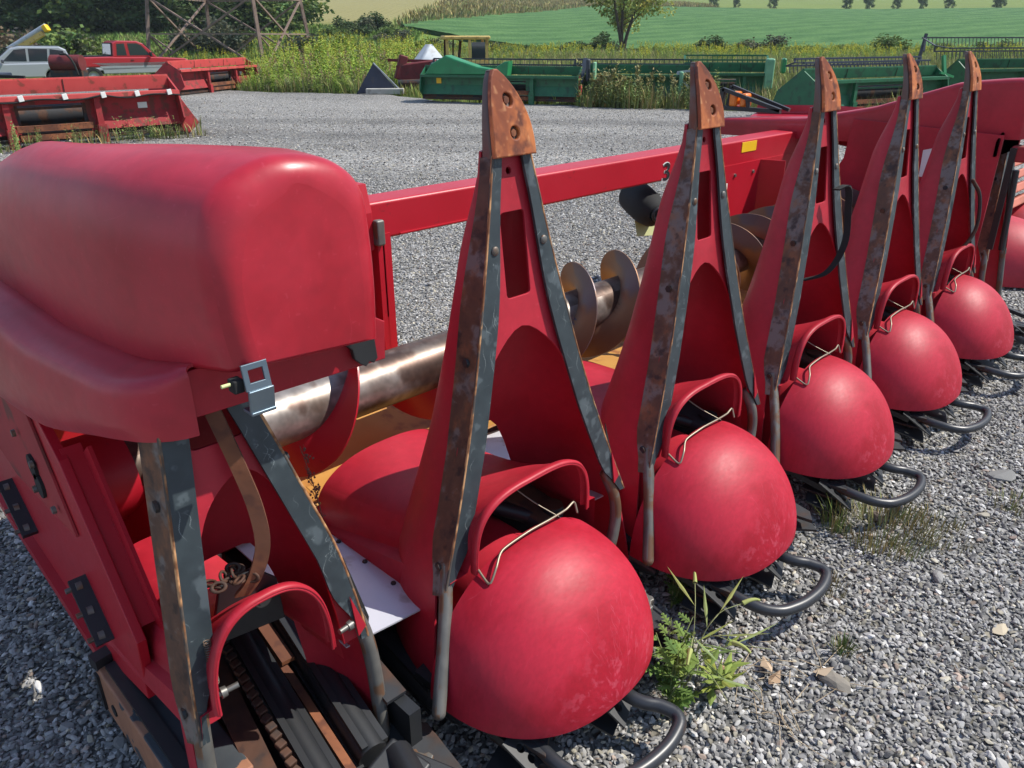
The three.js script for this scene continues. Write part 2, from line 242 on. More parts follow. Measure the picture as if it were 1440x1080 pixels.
{
  const ts = [], ss = []; for (let i = -90; i <= 90; i++) ts.push(Math.sign(i) * (Math.abs(i) * .55 + Math.pow(Math.abs(i) / 90, 3) * 230)); for (let j = 0; j <= 150; j++) ss.push(-60 + j * 1.5 + Math.pow(j / 150, 3) * 330);
  const nu = ts.length - 1, nv = ss.length - 1, g = surf((u, v) => onLand(ts[Math.round(u * nu)], ss[Math.round(v * nv)]), nu, nv), P = g.attributes.position, col = [], uv = [];
  for (let i = 0; i < P.count; i++) { const [t, s] = toTS(P.getX(i), P.getZ(i)), a = nf(t * .05, s * .03, 21), b = nf(t * .3, s * .2, 25);
    const meadow = [.12, .17, .045], dry = [.36, .33, .15], lush = [.17, .27, .06], yel = [.27, .29, .08];
    let c = mixc(meadow, lush, sm(.35, .65, a)); c = mixc(c, yel, .6 * sm(.5, .7, b));
    c = mixc(c, dry, sm(92, 118, s) * (1 - sm(22, 60, t)) * sm(.25, .5, a * .6 + b * .4 + .25 * sm(100, 150, s)));
    c = mixc(c, [.24, .31, .09], .8 * sm(244, 250, s) * sm(20, 40, t)); col.push(...c); uv.push(P.getX(i) * .5, P.getZ(i) * .5); }
  g.setAttribute('color', new THREE.Float32BufferAttribute(col, 3)); g.setAttribute('uv', new THREE.Float32BufferAttribute(uv, 2));
  setting(obj('ground', g, mat({ vertexColors: true, map: grassMap, roughness: 1, specularIntensity: .15 }), null, true));
  // crop canopy: closed rows of low leafy plants, a sheet standing above the soil
  const fm = tex(1024, 1024, (u, v) => { const r = .5 + .5 * Math.sin(v * Math.PI * 2 * 22 + 2 * fbm(u, v, 8, 3, 421)), b = fbm(u, v, 90, 3, 425), a = fbm(u, v, 5, 4, 428); return mixc([60, 92, 56], [106, 136, 84], .35 * r * b + .4 * b + .5 * (a - .4) + .16 * Math.sin(v * Math.PI * 6 + 3 * fbm(u, v, 4, 3, 441))); });
  const fg = surf((u, v) => { const s = lerp(fieldLow(0), 246, v); const q = Math.max(fieldLow(0), s), t0 = fieldEdge(q) + .6 * Math.sin(q * .4) , t = lerp(t0, 215, Math.pow(u, 1.6)); const lo = s + (fieldLow(t) - fieldLow(0)) * (1 - v); return LOT(t, lo, terrainY(t, lo) + .5 + .12 * (nf(t * .8, lo * .8, 44) - .5)); }, 160, 140);
  const FP_ = fg.attributes.position, fuv = []; for (let i = 0; i < FP_.count; i++) fuv.push(FP_.getX(i) / 16, FP_.getZ(i) / 16); fg.setAttribute('uv', new THREE.Float32BufferAttribute(fuv, 2));
  const edge = surf((u, v) => { const k = Math.round(u * 160), q = [FP_.getX(k), FP_.getY(k), FP_.getZ(k)]; return v < .5 ? q : [q[0], q[1] - .7, q[2]]; }, 160, 1), edge2 = surf((u, v) => { const k = Math.round(u * 140) * 161, q = [FP_.getX(k), FP_.getY(k), FP_.getZ(k)]; return v < .5 ? q : [q[0], q[1] - .7, q[2]]; }, 140, 1);
  setting(obj('crop_field', [fg, edge, edge2], mat({ map: fm, roughness: 1, specularIntensity: .1, bumpMap: gray(512, 512, (u, v) => fbm(u, v, 60, 4, 433)), bumpScale: .12 }), null, true));
}
const lotEdgeS = table([[70, 10], [30, 13], [12, 15.5], [7, 17.6], [4, 19], [1.7, 19.8], [0, 20.6], [-1.8, 21.4], [-2.6, 22.6], [-3.7, 24.1], [-5.5, 24.6], [-7.5, 25], [-9, 26], [-12, 27.5], [-70, 27.5]]);
// ---- gravel lot
const stoneTone = r => { const k = r(), q = r(); let c = q < .09 ? [.36, .33, .26] : q < .12 ? [.28, .22, .18] : q < .22 ? [.44, .43, .41] : [.268, .261, .249]; const m = .42 + 1.05 * Math.pow(k, 1.15); return c.map(x => x * m); };
{
  const N = 1024, cells = 118, pr = rng(31), cx = [], cy = [], cc = []; for (let i = 0; i < cells * cells; i++) { cx.push(pr()); cy.push(pr()); cc.push(stoneTone(pr)); }
  const wrap = a => ((a % cells) + cells) % cells, h = new Float32Array(N * N);
  const lin = x => 255 * (x <= .0031308 ? 12.92 * x : 1.055 * Math.pow(x, 1 / 2.4) - .055);
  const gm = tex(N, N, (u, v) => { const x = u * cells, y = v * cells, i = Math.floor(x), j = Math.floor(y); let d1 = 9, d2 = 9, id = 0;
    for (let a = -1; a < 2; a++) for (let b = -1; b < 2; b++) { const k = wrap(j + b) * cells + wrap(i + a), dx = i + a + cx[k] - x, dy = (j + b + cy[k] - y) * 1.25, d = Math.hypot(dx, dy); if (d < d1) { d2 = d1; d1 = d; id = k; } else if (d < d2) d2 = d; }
    const e = d2 - d1; h[Math.floor(v * N) * N + Math.floor(u * N)] = sm(0, .45, e) * (.5 + .5 * hash(id, 3, 8)); const c = e < .07 ? [.085, .083, .08] : cc[id]; return c.map(lin); });  // gaps between stones get a dark silt tone: contact shade put into the colour
  const hb = gray(N, N, (u, v) => h[Math.floor(v * N) * N + Math.floor(u * N)]);
  const g = surf((u, v) => { const k = u * 2 - 1, t = Math.sign(k) * (Math.abs(k) * 18 + Math.pow(Math.abs(k), 4) * 52), e = lotEdgeS(t) + .5 * (nf(t * .9, 3, 71) - .5) + .3 * (n2(t * 4, 1, 72) - .5), s = lerp(-45, e, 1 - Math.pow(1 - v, 1.6)); return LOT(t, s); }, 260, 170, true);
  const P = g.attributes.position, uv = [], col = []; for (let i = 0; i < P.count; i++) { uv.push(P.getX(i) / 2.9, P.getZ(i) / 2.9); const [t, s] = toTS(P.getX(i), P.getZ(i)); // compacted wheel tracks and patches of darker fines
    const tr = nf(t * .07 + 3, s * .75 + .05 * t, 81), pa = nf(t * .35, s * .35, 85); const k = 1.02 - .26 * sm(.55, .72, tr) - .16 * sm(.5, .7, pa) + .14 * sm(.5, .3, tr); col.push(k, k, k * .99); }
  g.setAttribute('uv', new THREE.Float32BufferAttribute(uv, 2)); g.setAttribute('color', new THREE.Float32BufferAttribute(col, 3));
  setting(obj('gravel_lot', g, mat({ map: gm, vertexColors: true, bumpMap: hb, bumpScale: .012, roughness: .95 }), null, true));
}
// loose crushed stones
{
  const q = rng(404), kinds = [];
  for (let k = 0; k < 8; k++) { const g = mergeVertices(new THREE.IcosahedronGeometry(1, 1).deleteAttribute('normal').deleteAttribute('uv')), P = g.attributes.position, f = [rr(.85, 1.45, q), rr(.3, .6, q), rr(.55, .95, q)], cuts = []; for (let c = 0; c < 9; c++) { const n = V(q() - .5, q() - .5, q() - .5).normalize(); cuts.push([n, rr(.55, .85, q)]); }
    for (let i = 0; i < P.count; i++) { const p = V().fromBufferAttribute(P, i); for (const [n, d] of cuts) { const e = p.dot(n) - d; if (e > 0) p.addScaledVector(n, -e); } P.setXYZ(i, p.x * f[0], p.y * f[1], p.z * f[2]); }
    const flat = g.toNonIndexed(); flat.computeVertexNormals(); flat.setAttribute('uv', new THREE.BufferAttribute(new Float32Array(flat.attributes.position.count * 2), 2)); kinds.push(flat); }
  const m = mat({ roughness: .85, color: 0xffffff }), lists = kinds.map(() => []);
  const place = (t0, t1, s0, s1, dens, r0, r1, lift) => { const n = Math.round((t1 - t0) * (s1 - s0) * dens); for (let i = 0; i < n; i++) { const t = rr(t0, t1, q), s = rr(s0, s1, q); const D = Math.hypot(t, s); if (D < r0 || D > r1 || (r0 > 9 && q() > Math.pow(1 - (D - 9.5) / 20.5, 1.8)) || (s > (t < -4 ? 24 : 18.8))) continue; if (Math.abs(t) > s * .92 + 1.1) continue; const size = (.0065 + .0105 * Math.pow(q(), 1.8)) * lift; lists[Math.floor(q() * 8)].push([t, s, size]); } };
  place(-5, 5, -.2, 5, 10200, 0, 5, .68); place(-9, 9, 0, 9.5, 2700, 5, 9.5, .82); place(-30, 30, 0, 30, 240, 9.5, 30, 1.15);
  place(-5, 5, -.2, 6, 14, 0, 6, 2.0);
  const M4 = new THREE.Matrix4(), Q = new THREE.Quaternion(), E = new THREE.Euler(), c = new THREE.Color();
  lists.forEach((L, k) => { const im = new THREE.InstancedMesh(kinds[k], m, L.length); im.name = numbered('loose_gravel'); im.userData.kind = 'stuff'; im.castShadow = im.receiveShadow = true;
    L.forEach(([t, s, z], i) => { E.set(rr(-.7, .7, q), q() * 6.3, rr(-.7, .7, q)); Q.setFromEuler(E); const p = LOT(t, s, z * rr(.0, .75, q)); im.setMatrixAt(i, M4.compose(V(...p), Q, V(z, z, z))); im.setColorAt(i, c.setRGB(...stoneTone(q))); }); scene.add(im); });
  // a few larger stones that stand out
  for (const [x, z, r, label, tone, k] of [[.475, .771, .046, 'flat brown-grey stone lying apart on the gravel beside dry leaves', [.20, .18, .15], 0], [1.942, .771, .05, 'long flat dark stone alone on open gravel', [.16, .16, .155], 3], [1.0, 1.02, .03, 'pale tan chip of stone on open gravel', [.42, .36, .26], 5]]) {
    const g = kinds[k].clone().scale(r * 1.2, r * .6, r).rotateY(x * 3).translate(x, r * .22, z); tag(obj('flat_stone', g, mat({ color: new THREE.Color(...tone), roughness: .9, bumpMap: rustBump, bumpScale: .002 })), label, 'stone'); }
}
// ------------------------------------------------------------------ the six-row corn header
const ROW = 0.762, TIPY = 1.487, AL = Math.atan(.125), YR = V(0, Math.cos(AL), -Math.sin(AL)), NF = V(0, Math.sin(AL), Math.cos(AL));
const zf = y => .03 + .125 * (TIPY - y);
const FP = (x, y, off = 0) => [x, y + NF.y * off, zf(y) + NF.z * off];
const planeM = new THREE.Matrix4().makeBasis(V(1, 0, 0), YR, NF).setPosition(0, TIPY, .03);
const toS = y => (y - TIPY) / Math.cos(AL);
function table(rows) { return y => { // piecewise linear, rows sorted by falling y
  if (y >= rows[0][0]) return rows[0][1]; for (let i = 1; i < rows.length; i++) if (y >= rows[i][0]) { const a = rows[i - 1], b = rows[i]; return lerp(b[1], a[1], (y - b[0]) / (a[0] - b[0])); } return rows[rows.length - 1][1]; }; }
function sweep(ring, n) { // ring(t) -> closed polygon; faceted along the polygon's corners
  const k = ring(0).length, out = [];
  for (let e = 0; e < k; e++) out.push(surf((u, v) => { const r = ring(v), a = r[e], b = r[(e + 1) % k]; return [lerp(a[0], b[0], u), lerp(a[1], b[1], u), lerp(a[2], b[2], u)]; }, 1, n));
  for (const t of [0, 1]) { const r = ring(t), c = r.reduce((s, p) => [s[0] + p[0] / k, s[1] + p[1] / k, s[2] + p[2] / k], [0, 0, 0]); out.push(surf((u, v) => { const p = r[Math.round(u * k) % k]; return v < .5 ? p : c; }, k, 1)); }
  return out;
}
const header = thing('corn_header', 'red six-row corn header with its pointed snouts folded up, on grey gravel', 'corn header');

function makeSnout(o) {
  const { xl, xr, top, arch } = o, mid = y => (xl(y) + xr(y)) / 2, hw = y => (xr(y) - xl(y)) / 2;
  const yb = s => lerp(.13, o.back ?? .6, sm(.72, .98, s));
  const shellGeo = shell((u, v) => {
    const ph = Math.PI * u, c = Math.cos(ph), s = Math.sin(ph), y = lerp(top, yb(s), v), h = hw(y) + .006, D = .92 * hw(y) + .012 - .042 * sm(1.08, 1.33, y), e = 2 / 2.5;
    return [mid(y) - h * Math.sign(c) * Math.pow(Math.abs(c), e), y, zf(y) - .03 - D * Math.pow(s, e)];
  }, 36, 26, .006);
  const sn = obj('snout', shellGeo, M.red, header);
  // flat front plate with slot, small hole and tall arch
  const yEnd = .42, L = [], N = 16;
  for (let i = 0; i <= N; i++) { const y = lerp(top, yEnd, i / N); L.push([xl(y) + .006, toS(y)]); }
  const A = new THREE.CatmullRomCurve3(arch.map(p => V(p[0], toS(p[1]), 0)), false, 'centripetal').getPoints(40).map(p => [p.x, p.y]);
  const Rr = []; for (let i = N; i >= 0; i--) { const y = lerp(top, yEnd, i / N); Rr.push([xr(y) - .006, toS(y)]); }
  const rp = (x0, x1, y0, y1, r) => { const p = new THREE.Path(); p.moveTo(x0 + r, y0); p.lineTo(x1 - r, y0); p.quadraticCurveTo(x1, y0, x1, y0 + r); p.lineTo(x1, y1 - r); p.quadraticCurveTo(x1, y1, x1 - r, y1); p.lineTo(x0 + r, y1); p.quadraticCurveTo(x0, y1, x0, y1 - r); p.lineTo(x0, y0 + r); p.quadraticCurveTo(x0, y0, x0 + r, y0); return p; };
  const holes = o.holes ? o.holes.map(h => h.length > 3 ? rp(h[0], h[1], toS(h[2]), toS(h[3]), .012) : circ(h[0], toS(h[1]), h[2])) : [];
  const plate = ext([...L, ...A, ...Rr], .007, { holes, bevel: .0015 });
  obj('front_plate', xf(plate.translate(0, 0, -.022), planeM), M.red, sn);
  // wear strips: painted front face and rusted outer flange
  for (const sd of [-1, 1]) {
    const xo = sd < 0 ? xl : xr, w = o.w;
    const yS = o.stripEnd[sd < 0 ? 0 : 1], yy = t => lerp(o.stripTop, yS, t);
    obj('wear_strip', sweep(t => { const y = yy(t), x = xo(y), q = x - sd * w(y); return [FP(q, y, 0), FP(x, y, 0), FP(x, y, -.007), FP(q, y, -.007)]; }, 24), M.strip, sn);
    obj('strip_flange', sweep(t => { const y = yy(t), x = xo(y), d = .026 + .034 * sm(1.3, 1.0, y) - .03 * sm(yS + .12, yS, y); return [FP(x + sd * .0015, y, -.001), FP(x + sd * .014, y, -d), FP(x + sd * .008, y, -d), FP(x - sd * .003, y, -.009)]; }, 24), M.stripRust, sn);
    obj('rusty_edge', tube([0, .2, .4, .6, .8, 1].map(t => FP(xo(yy(t)), yy(t), -.002)), .0034, 30, 6), M.edgeRust, sn);
    const bl = o.bolts || [.9, .46];
    for (const y of bl) obj('bolt', bolt(FP(xo(y) + sd * .007, y, -.03), [sd, 0, -.1], .011, .006), M.rustDark, sn);
    if (o.rivet) obj('rivet', new THREE.SphereGeometry(.0105, 12, 8).scale(1, 1, .5).translate(...FP(xo(o.rivet) - sd * .022, o.rivet, .001)), M.pipeGrey, sn);
    obj('support_pipe', tube((sd < 0 ? o.pipeL : o.pipeR).map(p => FP(p[0], p[1], p[2] ?? -.016)), .0162, 30, 12), M.pipeGrey, sn);
  }
  // turned-out tab at the foot of the plate
  const tx = xr(.47) - .012; obj('tab', ext([[tx - .012, toS(.53)], [tx + .012, toS(.45)], [tx - .008, toS(.435)]], .003).translate(0, 0, .002).applyMatrix4(planeM), M.red, sn);
  obj('side_flap', ext([[tx + .006, toS(.6)], [tx + .04, toS(.44)], [tx + .03, toS(.40)], [tx + .01, toS(.44)]], .002).translate(0, 0, -.03).applyMatrix4(planeM), M.blackMatte, sn);
  return sn;
}
function noseCap(sn) { // rusted cast tip bolted over the point, its top bent back
  const y0 = 1.318, hwc = v => .0555 * Math.pow(1 - Math.pow(v, 2.3), .8) + .006, H = TIPY - y0, bk = v => -.042 * Math.pow(v, 2.2);
  const body = surf((u, v) => { const a = u * Math.PI * 2, c = Math.cos(a), s = Math.sin(a), e = .5, h = hwc(v) + .0015 - .003 * v, D = .04 * (1 - .55 * v) ; const y = y0 + H * v * .985;
    const x = h * Math.sign(c) * Math.pow(Math.abs(c), e), d = -D / 2 + D / 2 * Math.sign(s) * Math.pow(Math.abs(s), e); return [x, y, zf(y) + d + .004 + bk(v)]; }, 40, 18, true);
  const y1 = y0 + H * .985;
  const lid = surf((u, v) => { const a = u * Math.PI * 2; return [.0075 * Math.cos(a) * (1 - v), y1 + .003 * v, zf(y1) - .005 + bk(1) + .009 * Math.sin(a) * (1 - v)]; }, 20, 1);
  obj('nose_cap', [body, lid], M.capSide, sn);
  const out = []; for (let i = 0; i <= 14; i++) { const v = i / 14; out.push([hwc(v), toS(y0 + H * v)]); } for (let i = 14; i >= 0; i--) { const v = i / 14; out.push([-hwc(v), toS(y0 + H * v)]); }
  const hs = [1.428, 1.364].map(y => circ(.004, toS(y), .0135));
  const f = xf(ext(out, .012, { holes: hs, bevel: .003, seg: 16 }).translate(0, 0, .002), planeM), P = f.attributes.position;
  for (let i = 0; i < P.count; i++) P.setZ(i, P.getZ(i) + bk(clamp((P.getY(i) - y0) / H)));
  obj('cap_face', f, M.capRust, sn);
  for (const y of [1.428, 1.364]) { const q = FP(.004, y, .001); q[2] += bk((y - y0) / H); obj('cap_bolt', [bolt(q, NF.toArray(), .0088, .008)], M.rust, sn); }
}
const hwC = table([[1.31, .056], [1.066, .113], [.888, .159], [.706, .212], [.585, .256], [.48, .296], [.40, .326], [.2, .36], [.1, .37]]);
const snoutA = makeSnout({ xl: y => -hwC(y), xr: y => hwC(y), top: 1.33, back: .6, w: y => .026 + .026 * sm(1.3, .95, y) - .036 * sm(.50, .40, y), stripTop: 1.322, stripEnd: [.40, .40], rivet: 1.13,
  arch: [[-.288, .42], [-.262, .5], [-.198, .69], [-.15, .8], [-.093, .885], [0, .945], [.093, .885], [.15, .8], [.198, .69], [.262, .5], [.288, .42]],
  holes: [[-.038, .037, 1.015, 1.203], [0, 1.289, .0075]], pipeL: [[-.296, .46, -.024], [-.309, .42, -.016], [-.329, .378, .0], [-.374, .293, .03], [-.430, .186, .062]], pipeR: [[.285, .45, -.03], [.300, .385], [.302, .31], [.268, .22, -.02], [.23, .14, -.05]] });
noseCap(snoutA);
const snoutSpots = [0, 1, 2, 3, 4];
// each unit has its own wear: shift the texture on its copy, turn it a touch
function vary(o, k, s) { o.traverse(m => { if (!m.isMesh || m.name === 'hood_nose') return; m.geometry = m.geometry.clone(); const a = m.geometry.attributes.uv; m.geometry.setAttribute('uv', a.clone()); const b = m.geometry.attributes.uv; for (let i = 0; i < b.count; i++) b.setXY(i, b.getX(i) + k * .371, b.getY(i) + k * .213); }); o.rotation.set(0, [0, .012, -.009, .008, -.012][k] * s, [0, -.005, .004, -.003, .005][k] * s); }
for (const k of snoutSpots) { const s = k ? snoutA.clone() : snoutA; s.name = 'snout'; s.position.x = k * ROW; if (k) vary(s, k, 1); header.add(s); }

// ---- hoods behind the snouts with their rounded noses
function makeHood(o) {
  const { cx } = o;
  const sec = w => { const q = (a, b) => lerp(a, b, w); return { z: q(.165, -.42), hw: q(o.hw, o.hwB ?? .25), ap: lerp(o.ap, .475, 1 - (1 - w) * (1 - w) * (1 - w)), ba: q(o.ba, .315), fx: q(o.hw + (o.fl ?? .062), (o.hwB ?? .25) + .02), sx: q(o.hw + (o.fl ?? .062) + .008, (o.hwB ?? .25) + .027), sy: q(o.sy, .30) }; };
  const f = (u, w) => { const s = sec(w), sg = u < .5 ? -1 : 1, t = Math.abs(u - .5) * 2; let x, y; // t 0 = apex, 1 = skirt foot
    if (t < .68) { const a = (t / .68) * Math.PI / 2, e = 2 / lerp(o.pw ?? 2.6, 2.4, w); x = s.hw * Math.pow(Math.sin(a), e); y = s.ba + (s.ap - s.ba) * Math.pow(Math.cos(a), e); }
    else if (t < .8) { const k = (t - .68) / .12; x = lerp(s.hw, s.fx, k); y = s.ba - .004 * k; } else { const k = (t - .8) / .2; x = lerp(s.fx, s.sx, k); y = lerp(s.ba - .004, s.sy, k); }
    return [cx + sg * x, y, s.z]; };
  const g = surf(f, 60, 16); const creased = toCreasedNormals(g, .9);
  const hood = obj('row_hood', [creased], M.red, header);
  const rim = []; for (let i = 0; i <= 40; i++) { const p = f(.16 + .68 * i / 40, 0); rim.push([p[0], p[1], p[2] + .004]); }
  const lip = (u, k) => { const q = f(.16 + .68 * u, 0), dx = q[0] - cx, dy = q[1] - o.ba + .05, n = Math.hypot(dx, dy) || 1, g = [0, .007, .010, .006, 0][k], z = [0, .006, .018, .026, .022][k]; return [q[0] + dx / n * g, q[1] + dy / n * g, q[2] + z]; };
  obj('hood_rim', [surf((u, v) => lip(u, Math.round(v * 4)), 60, 4), tube(rim.map(q => [q[0], q[1], q[2] + .018]), .0035, 70, 6)], M.red, hood);
  return hood;
}
const hoodA = makeHood({ cx: -.055, hw: .192, ap: .605, ba: .43, sy: .16, pw: 3.3 });
{ // rounded nose: quarter of a soft-cornered ellipsoid
  const pw = (x, k) => Math.sign(x) * Math.pow(Math.abs(x), k);
  const dome = shell((u, v) => { const th = Math.PI * u, ps = Math.PI / 2 * v, c = -Math.cos(th), s = Math.sin(th), r = Math.cos(ps), z = Math.pow(Math.sin(ps), .842);
    return [-.087 + .306 * pw(c, .953) * pw(r, .839), .163 + .303 * pw(s, .953) * pw(r, 1.247) - .011 * z, .187 + .299 * z]; }, 56, 40, .006);
  obj('hood_nose', dome, M.nose, hoodA, true);
  obj('spring_wire', tube([[-.235, .47, .12], [-.245, .445, .185], [-.252, .432, .232], [-.225, .458, .226], [-.185, .475, .205], [-.1, .484, .205], [-.025, .482, .205], [.04, .478, .2], [.076, .482, .195], [.078, .455, .205]], .003, 80, 8, .35), M.wire, hoodA);
  obj('spring_tail', tube([[.03, .455, .19], [.0, .485, .13], [-.03, .525, .07]], .0018, 12, 6), M.wire, hoodA);
  // floor seen inside the opening, a black shaft and a rusted gear housing
  obj('inner_cover', shell((u, v) => { const a = Math.PI * (.02 + .66 * u); return [-.10 - .16 * Math.cos(a), .26 + .15 * Math.sin(a), .18 - .2 * v]; }, 20, 4, .005), M.red, hoodA);
  obj('gathering_shaft', [rod([-.12, .47, -.1], [.10, .37, .14], .02), rod([-.03, .44, -.1], [.15, .34, .12], .014)], M.black, hoodA);
  obj('gear_housing', [rbox(.12, .1, .2, .02, .07, .38, .02, .3, .2), rod([.1, .38, .1], [.1, .42, .1], .03)], M.rustDark, hoodA);
}
for (const k of snoutSpots) if (k) { const h = hoodA.clone(); h.name = 'row_hood'; h.position.x = k * ROW; vary(h, k, -1.5); header.add(h); }

// ---- row units in the gaps
function makeGap() {
  const g = obj('deck_plate', [box(.235, .004, .52, -.427, .335, -.17, 0, 0, -.10)], M.galv, header);
  for (const z of [-.38, -.27, -.15, -.03]) obj('plate_screw', bolt([-.33, .3275, z], [0, 1, 0], .007, .005), M.rustDark, g);
  obj('row_frame', [box(.05, .09, .5, -.53, .26, -.22), box(.05, .09, .6, -.26, .22, -.15), box(.36, .12, .3, -.4, .16, -.4)], M.blackMatte, g);
  obj('stalk_roll', [rod([-.46, .23, -.4], [-.46, .12, .16], .035), rod([-.46, .12, .16], [-.46, .11, .25], .035, .012), ...[0, 1, 2].map(i => bar([-.46 + .04 * Math.cos(i * 2.1), .23 + .04 * Math.sin(i * 2.1), -.4], [-.46 + .04 * Math.cos(i * 2.1), .12 + .04 * Math.sin(i * 2.1), .16], .012))], M.rustDark, g);
  obj('stalk_roll', [rod([-.36, .23, -.4], [-.36, .12, .16], .035), rod([-.36, .12, .16], [-.36, .11, .25], .035, .012), ...[0, 1, 2].map(i => bar([-.36 + .04 * Math.cos(i * 2.1), .23 + .04 * Math.sin(i * 2.1), -.4], [-.36 + .04 * Math.cos(i * 2.1), .12 + .04 * Math.sin(i * 2.1), .16], .012))], M.black, g);
  // chain arms with idler sprockets
  for (const s of [-1, 1]) {
    const ax = -.41 + s * .13;
    const arm = ext([[-.04, -.3], [.04, -.3], [.05, .05], [.02, .17], [-.025, .2], [-.05, .05]], .012, { bevel: .002 }).rotateX(Math.PI / 2).translate(ax, .128, .26);
    obj('chain_arm', [arm, ext([[-.05, -.06], [.05, -.06], [.045, .05], [0, .10], [-.04, .05]], .01, { bevel: .002 }).rotateX(Math.PI / 2).translate(ax, .085, .37)], M.rustDark, g);
    const teeth = []; for (let i = 0; i < 48; i++) { const a = i / 48 * Math.PI * 2, r = .047 + (i % 6 < 3 ? .008 : 0); teeth.push([Math.cos(a) * r, Math.sin(a) * r]); }
    obj('idler_sprocket', [ext(teeth, .02, { bevel: .003 }).rotateX(-Math.PI / 2).translate(ax, .13, .30), new THREE.LatheGeometry([[.001, .026], [.012, .026], [.014, .016], [.024, .014], [.026, .004], [.038, .003], [.04, 0]].map(p => new THREE.Vector2(...p)), 20).translate(ax, .15, .30)], M.pipeGrey, g);
  }
  return g;
}
const gapA = makeGap();
for (const k of [1, 2, 3, 4, 5]) { const g = gapA.clone(); g.name = 'deck_plate'; g.position.x = k * ROW; header.add(g); }
// ---- black stalk-lifter loops with perforated brackets
function makeLoop() {
  const pts = [[-.285, .115, .40], [-.29, .112, .50], [-.262, .105, .568], [-.2, .1, .602], [-.11, .098, .618], [-.03, .1, .612], [.008, .105, .59], [.0, .112, .548], [-.03, .118, .50], [-.036, .12, .42]];
  const l = obj('stalk_loop', tube(pts, .0165, 80, 12, .6), M.tubeBlack, header);
  for (const [x, z, t] of [[-.30, .42, .35], [-.05, .43, .35]]) {
    const holes = []; for (let i = 0; i < 2; i++) for (let j = 0; j < 3; j++) holes.push(circ(-.02 + i * .036, -.035 + j * .033, .0105));
    const pl = ext([[-.055, -.07], [.05, -.06], [.055, .06], [-.045, .07]], .006, { holes, bevel: .001 });
    obj('perforated_bracket', [pl.clone().rotateX(-1.0).rotateY(t).translate(x, .105, z), box(.11, .006, .13, x - .02, .06, z - .02, .25, t)], M.black, l);
    obj('bracket_arm', bar([x - .02, .11, z - .02], [x - .08, .19, .12], .03, .02), M.black, l);
  }
  return l;
}
const loopA = makeLoop();
for (const k of [1, 2, 3, 4, 5]) { const g = loopA.clone(); g.name = 'stalk_loop'; g.position.x = k * ROW; header.add(g); }

// ---- cross auger in its trough
{
  const AY = .568, AZ = -.6, RT = .085, RF = .192, X0 = -.80, X1 = 3.86, XC = 1.524;
  const a = obj('cross_auger', new THREE.CylinderGeometry(RT, RT, X1 - X0, 40, 1).rotateZ(Math.PI / 2).translate((X0 + X1) / 2, AY, AZ), M.augerTube, header);
  const fl = (x0, x1, hand, ph, m) => { const n = Math.ceil(Math.abs(x1 - x0) / .5 * 40); return obj('flighting', shell((u, v) => { const x = lerp(x0, x1, u), t = hand * (x - x0) / .52 * Math.PI * 2 + ph, r = lerp(RT - .004, RF, v); return [x, AY + r * Math.sin(t), AZ + r * Math.cos(t)]; }, n, 5, .005), m, a); };
  const ph = x => (x + .16) / .52 * Math.PI * 2; for (const h of [0, Math.PI]) { if (!h) fl(X0 + .03, .36, 1, ph(X0 + .03) + h, M.redPaint); fl(.36, XC - .1, 1, ph(.36) + h, M.flight); fl(X1 - .03, XC + .1, -1, ph(3.048 - X1 + .03) + h, M.flight); }
  // trough: lip, curved floor
  obj('auger_trough', shell((u, v) => { const x = lerp(X0, X1, u); const P = [[.375, -.405], [.365, -.42], [.345, -.445], [.33, -.50], [.32, -.62], [.335, -.75], [.38, -.88], [.44, -.99]]; const t = v * (P.length - 1), i = Math.min(P.length - 2, Math.floor(t)), k = t - i; return [x, lerp(P[i][0], P[i + 1][0], k), lerp(P[i][1], P[i + 1][1], k)]; }, 6, 21, .006), M.trough, header);
  obj('end_cone', new THREE.CylinderGeometry(.115, .115, .12, 32).rotateZ(Math.PI / 2).translate(-.77, AY, AZ), M.redPaint, header);
}
